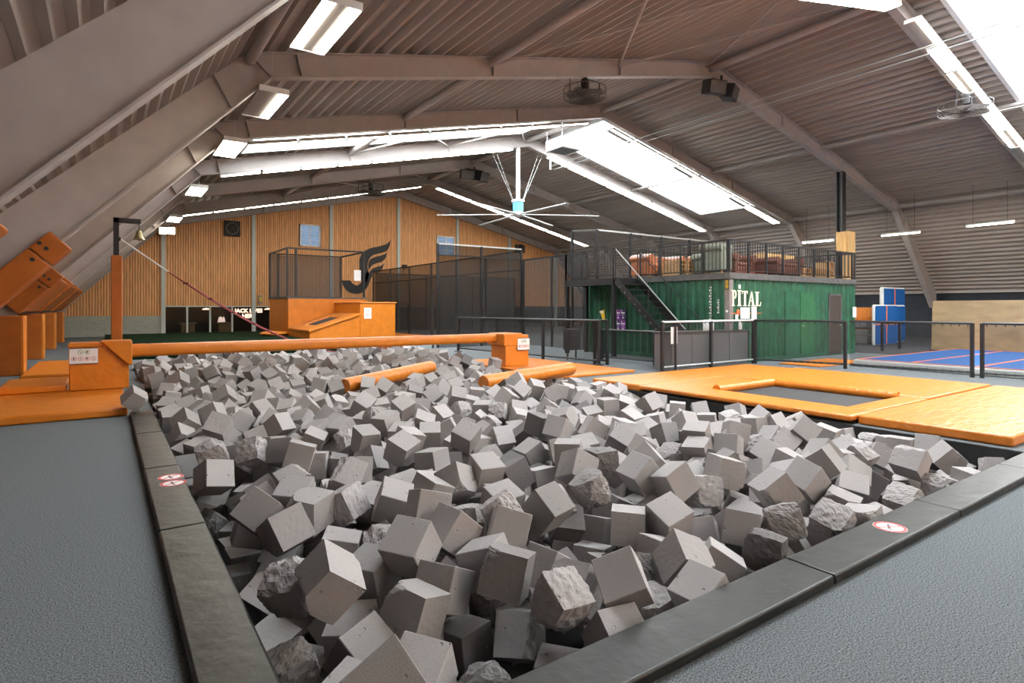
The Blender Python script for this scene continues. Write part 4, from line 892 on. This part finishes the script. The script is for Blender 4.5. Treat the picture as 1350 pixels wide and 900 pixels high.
# ---------------------------------------------------------------- mesh fences
def fence(label, a, b, n, h=1.25, m='net_fence', rail='black_steel', feet=(), bot=.12, skip=()):
    a, b = Vector((*a, 0)), Vector((*b, 0)); t = thing('mesh_fence', label, 'fence', (a + b) / 2, 'black mesh fences'); d = b - a
    for i in range(n + 1):
        if i in skip: continue
        p = a + d * i / n; MB().box((p.x - .035, p.y - .035, 0), (p.x + .035, p.y + .035, h)).build('post', 'black_steel', t)
        if i in feet: MB().lathe((p.x, p.y, 0), [(.16, 0), (.16, .015), (.04, .04)], 16).build('foot_plate', 'black_steel', t)
    z = Vector((0, 0, 1))
    MB().tube(a + z * h, b + z * h, .03, 8).build('top_rail', rail, t); MB().tube(a + z * bot, b + z * bot, .025, 8).build('bottom_rail', rail, t)
    MB().add([a + z * bot, b + z * bot, b + z * (h - .03), a + z * (h - .03)], [(0, 1, 2, 3)]).build('mesh_panel', m, t)
    mb = MB(); k_ = int(d.length / .16)
    for i in range(k_):
        p = a + d * (i + .5) / k_
        for zz in (h - .04, bot): mb.box((p.x - .008, p.y - .008, zz - .035), (p.x + .008, p.y + .008, zz + .035))
    tag(mb.build('lacing', 'black_matte', t), kind='stuff')
    return t
fence('mesh fence between the container corner and the next double post', (15.45, 9.84), (16.05, 7.62), 1)
fence('mesh fence beside the blue tumbling floor, ending at the double post', (16.08, 7.52), (16.42, 4.98), 1, skip=(0,))
fence('mesh fence past the double post along the blue tumbling floor', (16.44, 4.80), (16.75, 2.2), 1)
fence('pale railed mesh fence in front of the grey reception counter', (11.42, 9.82), (15.38, 9.86), 2, m='net_fence', rail='galv', feet=(0,))
fence('mesh fence beside the flat orange mat, running back to the tall net', (11.42, 12.1), (10.75, 18.9), 3, feet=(0, 3))
fence('short mesh fence end at the gap beside the low gate', (11.65, 12.0), (11.5, 12.35), 1)
fence('low mesh gate in front of the purple poster', (12.55, 11.05), (12.5, 13.1), 1, h=.94)
t = thing('queue_post', 'black barrier post with a round foot and notice by the pale railed fence', 'barrier post', (11.78, 9.7, 0))
MB().lathe((11.78, 9.7, 0), [(.19, 0), (.19, .02), (.04, .05)], 18).build('foot_plate', 'black_steel', t); MB().tube((11.78, 9.7, .02), (11.78, 9.7, 1.15), .035, 10).build('post', 'black_steel', t); MB().box((11.66, 9.742, .7), (11.9, 9.748, 1.12)).build('notice', 'paper', t)
t = thing('reception_counter', 'grey panelled reception counter behind the pale railed fence', 'counter', (13, 10.2, 0))
MB().box((11.9, 9.95, 0), (14.5, 10.5, .94)).build('body', 'grey_panel', t, .01); MB().box((14.5, 9.95, 0), (15.25, 10.07, .94)).build('end_panel', 'grey_panel', t, .006); MB().box((11.86, 9.92, .94), (15.28, 10.08, .98)).box((11.86, 10.08, .94), (14.54, 10.55, .98)).build('counter_top', 'cap_grey', t)
for q in range(4): MB().box((11.93 + .81 * q, 9.935, .06), (11.93 + .81 * q + .77, 9.949, .9)).build('front_panel', 'grey_panel', t, .004)
mesh_thing(MB().box((13.3, 10.0, .985), (13.75, 10.03, 1.28)), 'paper_notice', 'paper', 'pale notice standing on the reception counter', 'notice', (13.5, 10.0, .985), bevel=.004)
mesh_thing(MB().box((14.9, 10.0, .985), (15.05, 10.02, 1.22)), 'paper_notice', 'paper', 'narrow pale notice at the end of the reception counter', 'notice', (15, 10.0, .985), bevel=.004)
t = thing('black_cabinet', 'black square box standing behind the mesh fence near the gate', 'box', (12.0, 13.9, 0)); MB().box((11.75, 13.75, .3), (12.2, 14.05, .95)).build('body', 'black_matte', t, .01)
for e in (-1, 1): MB().box((11.97 + e * .17 - .02, 13.88, 0), (11.97 + e * .17 + .02, 13.92, .3)).build('leg', 'black_matte', t)

# ---------------------------------------------------------------- blue tumbling floor, plywood wall, standing air mats
t = thing('tumbling_floor', 'blue inflatable tumbling floor with orange lines and white sides', 'tumbling floor', (20, 5, 0))
AX0, AX1, AY0, AY1 = 16.95, 24.15, .0, 7.85
MB().box((AX0, AY0, .002), (AX1, AY1, .19)).build('white_body', 'mat_white', t, .05, 3)
MB().box((AX0 + .1, AY0 + .1, .19), (AX1 - .1, AY1 - .1, .2)).build('blue_top', 'blue_mat', t)
for y in (AY1 - .12, 6.45, 5.08, 3.7, 2.3, .9): MB().box((AX0 + .06, y - .05, .2), (AX1 - .06, y + .05, .204)).build('line', 'line_orange', t)
for x in (AX0 + .1, AX1 - .15): MB().box((x - .06, AY0 + .06, .2), (x + .06, AY1 - .07, .2045)).build('line', 'line_orange', t)
t = thing('plywood_wall', 'plain pale plywood wall standing behind the blue tumbling floor', 'partition', (24.4, 5, 0))
for q in range(7):
    y1 = 8.58 - 1.22 * q; MB().add([(24.3 + dx, yy, zz) for dx in (0, .04) for (yy, zz) in ((y1 - 1.218, 0), (y1, 0), (y1 - .05 * (q == 0), 1.86), (y1 - 1.218, 1.86))], [(0, 1, 2, 3), (4, 5, 6, 7), (0, 1, 5, 4), (1, 2, 6, 5), (2, 3, 7, 6), (3, 0, 4, 7)]).build('board', 'plywood', t)
    MB().box((24.34, y1 - .1, 0), (24.44, y1 - .04, 1.8)).build('stud', 'timber', t); MB().bar((24.44, y1 - .07, 1.5), (25.2, y1 - .07, .05), .06).build('brace', 'timber', t)
MB().box((24.20, .1, 0), (24.27, 8.6, .12)).build('kick_board', 'black_matte', t)
def air_mat(label, px0, px1, ytop, ybot, side, dd):
    p = gp(px0, ybot); Y = p.y; x0, x1 = p.x, x_on(px1, Y); x1 = min(x1, x0 + 2.2); z1 = z_on((px0 + px1) / 2, ytop, (x0 + x1) / 2, Y)
    t = thing('air_mat', label, 'air mat', ((x0 + x1) / 2, Y, 0), 'air mats standing on end')
    MB().box((x0, Y + .03, .0), (x1, Y + dd, z1)).build('white_body', 'mat_white', t, .085, 4)
    MB().prism([(x0 + .06, .1), (x0 + .12, .05), (x1 - .12, .05), (x1 - .06, .1), (x1 - .06, z1 - .1), (x1 - .12, z1 - .05), (x0 + .12, z1 - .05), (x0 + .06, z1 - .1)], (Y + .02, Y + .032), lambda u, v, tt: (u, tt, v)).build('blue_face', 'blue_mat', t)
    xm = (x0 + x1) / 2; MB().box((xm - .05, Y + .012, .06), (xm + .05, Y + .022, z1 - .06)).build('line', 'line_orange', t)
    MB().box((x0 + .06, Y + .014, z1 * .52 - .03), (x1 - .06, Y + .023, z1 * .52 + .03)).build('line', 'line_orange', t) if side else None
    return Y
air_mat('front blue air mat standing on end with a crossed orange line', 1154, 1185, 401.5, 456, True, .16)
Yq = 11.35 + .25
for (lab, xa, xb, z1, y0) in (('grey-white air mat tucked directly behind the crossed blue one', x_on(1160, 12.0), x_on(1193, 12.0), 1.75, 11.95), ('tallest blue air mat standing behind the other two', x_on(1165, 12.3), x_on(1194, 12.3), 2.58, 12.3)):
    t = thing('air_mat', lab, 'air mat', ((xa + xb) / 2, y0, 0), 'air mats standing on end')
    MB().box((xa, y0 + .02, 0), (xb, y0 + .2, z1)).build('white_body', 'mat_white', t, .085, 4); MB().box((xa + .07, y0 + .005, .07), (xb - .07, y0 + .021, z1 - .07)).build('blue_face', 'blue_mat', t); xm = (xa + xb) / 2; MB().box((xm - .05, y0 - .002, .06), (xm + .05, y0 + .006, z1 - .06)).build('line', 'line_orange', t)
x0, x1 = x_on(1122, 13), x_on(1158, 13); t = thing('crash_mat', 'orange crash mat standing upright beside the blue air mats', 'mat', ((x0 + x1) / 2, 13, 0))
MB().box((x0, 13, 0), (x1, 13.3, 1.63)).build('mat_body', 'orange', t, .04, 3); MB().box((x0 + .2, 12.93, .3), (x0 + .7, 13.0, .36)).build('strap', 'black_matte', t)
for q, (d_, l) in enumerate(((0, 'bottom folded grey gym mat of the stack by the orange crash mat'), (.04, 'middle folded grey gym mat of the stack by the orange crash mat'), (.1, 'top folded grey gym mat of the stack by the orange crash mat'))):
    mesh_thing(MB().box((x0 - .2 + d_, 12.2 + d_ / 2, .351 * q), (x0 + 1.1 - d_, 12.85 - d_ / 2, .351 * q + .345 - .05 * q)), 'gym_mat', 'grey_panel', l, 'mat', (x0 + .4, 12.5, .351 * q), 'stacked grey gym mats', .04)
t = thing('low_barrier', 'thin black barrier frame in front of the standing air mats', 'barrier', (26, 10.4, 0)); b0, b1 = gp(1163, 463), gp(1186, 460)
for p in (b0, b1): MB().box((p.x - .04, p.y - .04, 0), (p.x + .04, p.y + .04, 1.05)).build('post', 'black_steel', t)
MB().bar((b0.x, b0.y, 1.02), (b1.x, b1.y, 1.02), .05).build('rail', 'black_steel', t)
fmat('dark_floor_mat', 22.3, 36.8, 8.9, 20, .001, .015, 'dark rubber floor area in front of the navy wall', 'carpet_dark', 'rubber floor', .003)

# ---------------------------------------------------------------- lights
def fixture(name, label, grp, c, ax, L=1.5, W=.44, mode='full', drop=0):
    c = Vector(c); ax = Vector(ax).normalized(); side = ax.cross(Vector((0, 0, 1))).normalized(); up = side.cross(ax)
    t = thing(name, label, 'light', c, grp)
    def bx(u0, u1, v0, v1, w0, w1): return MB().add([c + ax * u + side * v + up * w_ for u in (u0, u1) for v in (v0, v1) for w_ in (w0, w1)], [(0, 1, 3, 2), (4, 6, 7, 5), (0, 4, 5, 1), (2, 3, 7, 6), (0, 2, 6, 4), (1, 5, 7, 3)])
    bx(-L / 2, L / 2, -W / 2, W / 2, .0, .10).build('housing', 'grey_lamp', t)
    bx(-L / 2 - .01, -L / 2, -W / 2, W / 2, -.02, .10).build('end_plate', 'white_paint', t); bx(L / 2, L / 2 + .01, -W / 2, W / 2, -.02, .10).build('end_plate', 'white_paint', t)
    if mode == 'full': bx(-L / 2 + .03, L / 2 - .03, -W / 2 + .02, W / 2 - .02, -.018, -.002).build('diffuser', 'lamp', t)
    elif mode == 'twin':
        for s in (-1, 1): bx(-L / 2 + .03, L / 2 - .03, s * W * .33 - W * .15, s * W * .33 + W * .15, -.018, -.002).build('diffuser', 'lamp', t)
    else: bx(-L / 2 + .03, L / 2 - .03, W * .33 - W * .15, W * .33 + W * .15, -.018, -.002).build('diffuser', 'lamp', t)
    if drop:
        for u in (-L / 2 + .2, L / 2 - .2): MB().tube(c + ax * u + up * .1, c + ax * u + Vector((0, 0, drop)), .006, 4).build('hanger', 'galv', t)
    return t
def row(y, dy, x0, x1, n, label, grp, modes, W=.42):
    for i in range(n):
        x = x0 + (x1 - x0) * (i + .5) / n; L = (x1 - x0) / n * math.sqrt(1 + SL * SL)
        md = modes[i % len(modes)]
        fixture('strip_light', label.replace('fluorescent', {'full': 'fully lit', 'twin': 'two-tube', 'half': 'half-lit'}[md]), grp, (x, y + dy, zu(x) - .15), (1, 0, SL if x < RIDGE else -SL), L - .10, W, modes[i % len(modes)])
A_, B_, C_, D_, E_, Z_ = 12.9, 18.32, 23.74, 29.16, 34.58, 7.13
row(B_, .33, 3.4, 16.9, 9, 'fluorescent strip light under the rafter just before the skylight', 'strip lights before the skylight', ('full', 'twin', 'half'), .34)
row(B_, .33, 18.2, 31.4, 9, 'fluorescent strip light on the slope falling to the container, before the skylight', 'strip lights before the skylight on the container side', ('half', 'full', 'twin'))
row(C_, -.30, 3.4, 16.4, 9, 'fluorescent strip light under the bright rafter behind the skylight', 'strip lights behind the skylight', ('full',), .22)
row(C_, -.30, 18.6, 31.2, 9, 'fluorescent strip light behind the skylight on the slope above the terrace', 'strip lights behind the skylight on the container side', ('full', 'twin'))
row(E_, -.2, 3.2, 16.8, 9, 'fluorescent strip light below the rafter closest to the plank wall', 'strip lights by the plank wall', ('full',), .26)
row(E_, -.2, 17.9, 31.2, 10, 'fluorescent strip light on the long bright row above the tall nets', 'strip lights above the nets', ('full', 'twin'))
row(Z_, -.28, 11.0, 17.0, 4, 'fluorescent strip light on the rafter high over the foam pit', 'strip lights over the pit', ('full',))
row(Z_, -.28, 18.1, 31.5, 9, 'fluorescent strip light on the rafter sloping down over the tumbling floor', 'strip lights over the tumbling floor', ('half', 'full', 'twin'))
row(-3.36, -.28, 4, 31, 16, 'fluorescent strip light on a rafter behind the pit', 'strip lights behind the pit', ('full',))
for i, y in enumerate((9.3, 13.5, 17.8, 25.0, 33.5)):
    fixture('hanging_light', ['big twin-tube light hanging at the knee of the sloped frames, two strips showing', 'second hanging light along the sloped frames', 'third hanging light along the sloped frames', 'fourth hanging light along the sloped frames, near the emergency lamps', 'small hanging light against the plank wall'][i], 'hanging lights along the sloped frames', (2.85, y, 6.02), (0, 1, 0), 1.85, .58, 'twin' if i == 0 else ('half' if i == 1 else 'full'), .9)
for i, (px, py, l) in enumerate(((1187, 308, 'linear tube light hung by wires above the standing air mats'), (1305, 295, 'linear tube light hung by wires above the plywood wall'), (1078, 318, 'linear tube light hung beside the plywood boxed column'))):
    X = 31.5; Y = y_on(px, X); z = z_on(px, py, X, Y); t = thing('tube_light', l, 'light', (X, Y, z), 'hanging tube lights by the navy wall')
    MB().box((X - .07, Y - .85, z), (X + .07, Y + .85, z + .07)).build('housing', 'white_paint', t, .01); MB().tube((X, Y - .82, z - .02), (X, Y + .82, z - .02), .03, 8).build('tube', 'lamp', t)
    for e in (-.6, .6): MB().tube((X, Y + e, z + .07), (X, Y + e, zd(X) - .05), .008, 4).build('wire', 'black_matte', t)
for i, px in enumerate((215, 226)):
    X = x_on(px, 39.2); z = z_on(px, 304.5, X, 39.2); t = thing('flood_light', 'small square emergency flood lamp on the column by the plank wall', 'light', (X, 39.2, z), 'emergency lamps')
    MB().box((X - .2, 39.2, z - .2), (X + .2, 39.35, z + .25)).build('housing', 'grey_lamp', t, .02); MB().box((X - .17, 39.18, z - .17), (X + .17, 39.2, z + .2)).build('lens', 'lamp', t); MB().tube((X, 39.3, z + .25), (X, 39.3, zu(X) - .02), .02).build('bracket', 'black_matte', t)

# ---------------------------------------------------------------- fans, speakers, pipes under the roof
hx, hy = x_on(683, 23.78), 23.78
t = thing('ceiling_fan', 'huge six-blade ceiling fan on a pole with a blue motor', 'ceiling fan', (hx, hy, 6.2))
MB().tube((hx, hy, 7.0), (hx, hy, zu(hx) - .02), .11, 12).build('pole', 'white_paint', t, smooth=True)
MB().box((hx - .2, hy - .2, 6.42), (hx + .2, hy + .2, 6.98)).build('motor', 'fan_blue', t, .03); MB().box((hx - .24, hy - .24, 6.9), (hx + .24, hy + .24, 7.02)).build('motor_cap', 'white_paint', t, .02); MB().lathe((hx, hy, 6.18), [(.26, 0), (.32, .06), (.32, .16), (.2, .24)], 18).build('hub', 'white_paint', t)
for q in range(6):
    an = -YAW + q * math.pi / 3 + .03; e = Vector((math.cos(an), math.sin(an), 0)); MB().bar((hx + e.x * .25, hy + e.y * .25, 6.28), (hx + e.x * 4.05, hy + e.y * 4.05, 6.22), .17, .03).build('blade', 'white_paint', t)
for dx in (-1.6, -1.35, 1.3, 1.55): MB().tube((hx + .1 * (1 if dx > 0 else -1), hy, 6.55), (hx + dx, hy, zu(hx + dx) - .02), .008, 5).build('guy_wire', 'galv', t)
def cage_fan(x, y, z, r, label, hang):
    t = thing('cage_fan', label, 'fan', (x, y, z), 'round caged fans under the rafters')
    for q in range(1, 9):
        rr = r * q / 8; MB().lathe((x, y, z), [(rr, -.012), (rr, .012), (rr - .014, .012), (rr - .014, -.012)], 24, 'z', True).build('cage_ring', 'cage_steel', t)
    MB().lathe((x, y, z + .22), [(r, -.012), (r, .012), (r - .02, .012), (r - .02, -.012)], 24, 'z', True).build('cage_ring', 'cage_steel', t)
    for q in range(12): an = q * math.pi / 6; MB().tube((x, y, z), (x + r * math.cos(an), y + r * math.sin(an), z), .008, 4).build('cage_spoke', 'cage_steel', t); MB().tube((x + r * math.cos(an), y + r * math.sin(an), z), (x + r * math.cos(an), y + r * math.sin(an), z + .22), .008, 4).build('cage_spoke', 'cage_steel', t)
    for q in range(4): an = q * math.pi / 2 + .4; MB().bar((x, y, z + .1), (x + r * .85 * math.cos(an), y + r * .85 * math.sin(an), z + .1), .2, .012, up=(.2, .1, 1)).build('blade', 'cap_grey', t)
    MB().lathe((x, y, z + .1), [(.1, 0), (.12, .1), (.12, .4), (.06, .46)], 14).build('motor', 'black_matte', t); MB().tube((x, y, z + .5), (x, y, hang), .015, 6).build('hanger', 'galv', t)
    for e in (-1, 1): MB().tube((x + e * r * .9, y, z + .02), (x + e * r * .9, y, z + .55), .015, 5).build('bracket_arm', 'black_steel', t); MB().tube((x + e * r * .9, y, z + .55), (x, y, z + .55), .015, 5).build('bracket_arm', 'black_steel', t)
cage_fan(x_on(771, 12.95), 12.95, 7.85, .64, 'round caged fan hanging under the rafter over the pit', zu(11.9))
cage_fan(x_on(1272, 6.75), 6.75, 7.62, .70, 'round caged fan beside the strip lights over the tumbling floor', zu(23.8))
cage_fan(x_on(489, 29.1), 29.1, 7.55, .75, 'round caged fan in front of the plank wall', zu(11.4))
for (x, y, s, l) in ((17.75, 12.6, 1.0, 'pair of black loudspeakers at the ridge over the foam pit'), (17.5, 28.9, 1.15, 'pair of black loudspeakers at the ridge above the big fan')):
    z = 9.25; t = thing('loudspeakers', l, 'speaker', (x, y, z)); 
    for e in (-1, 1): mx = Matrix.Translation((x + e * .42 * s, y, z)) @ Euler((R(15), 0, e * R(20))).to_matrix().to_4x4(); bb = MB().box((-.34 * s, -.24 * s, -.24 * s), (.34 * s, .24 * s, .24 * s), mx).build('cabinet', 'black_matte', t, .02); MB().box((-.3 * s, -.26 * s, -.2 * s), (.3 * s, -.24 * s, .2 * s), mx).build('grille', 'cap_grey', bb)
    MB().tube((x, y, z), (x, y, zu(RIDGE) - .0), .04).build('bracket', 'black_steel', t); MB().bar((x - .5 * s, y, z + .28 * s), (x + .5 * s, y, z + .28 * s), .06).build('crossbar', 'black_steel', t)
t = thing('air_unit', 'white ventilation box hanging below the ridge tube at the skylight', 'air unit', (17.6, 21.2, 9.1))
MB().box((17.15, 20.6, 9.0), (18.35, 21.8, 9.5)).build('casing', 'white_paint', t, .02); MB().box((17.25, 20.7, 8.985), (18.25, 21.7, 9.0)).build('intake_grille', 'cap_grey', t)
for dx in (17.2, 18.3):
    for dy in (20.65, 21.75): MB().tube((dx, dy, 9.5), (dx, dy, 9.95), .012, 5).build('hanger', 'galv', t)
for q, (x, z, y0, y1) in enumerate(((18.75, 8.86, 3.0, 23.4), (18.95, 8.72, 3.0, 23.4))):
    mesh_thing(MB().tube((x, y0, z), (x, y1, z), .022, 8), 'conduit_pipe', 'galv', 'thin grey conduit pipe running along the roof over the pit', 'pipe', (x, y0, z), 'conduit pipes under the roof', smooth=True)
mesh_thing(MB().path([(18.85, y, zu(18.85)) for y in ()] + [(18.75, 23.45, 8.7), (18.75, 23.45, 9.35)], .05, 8), 'pipe_bracket', 'white_paint', 'white bracket holding the conduit pipes at the bright rafter', 'bracket', (18.75, 23.45, 8.7))
mesh_thing(MB().tube((24.2, 1.5, 8.05), (23.8, 7.2, 8.0), .02, 8), 'steel_cable', 'galv', 'taut steel cable running to the caged fan over the tumbling floor', 'cable', (24, 4, 8), smooth=True)
print('all', len(bpy.data.objects), time.time() - T0)
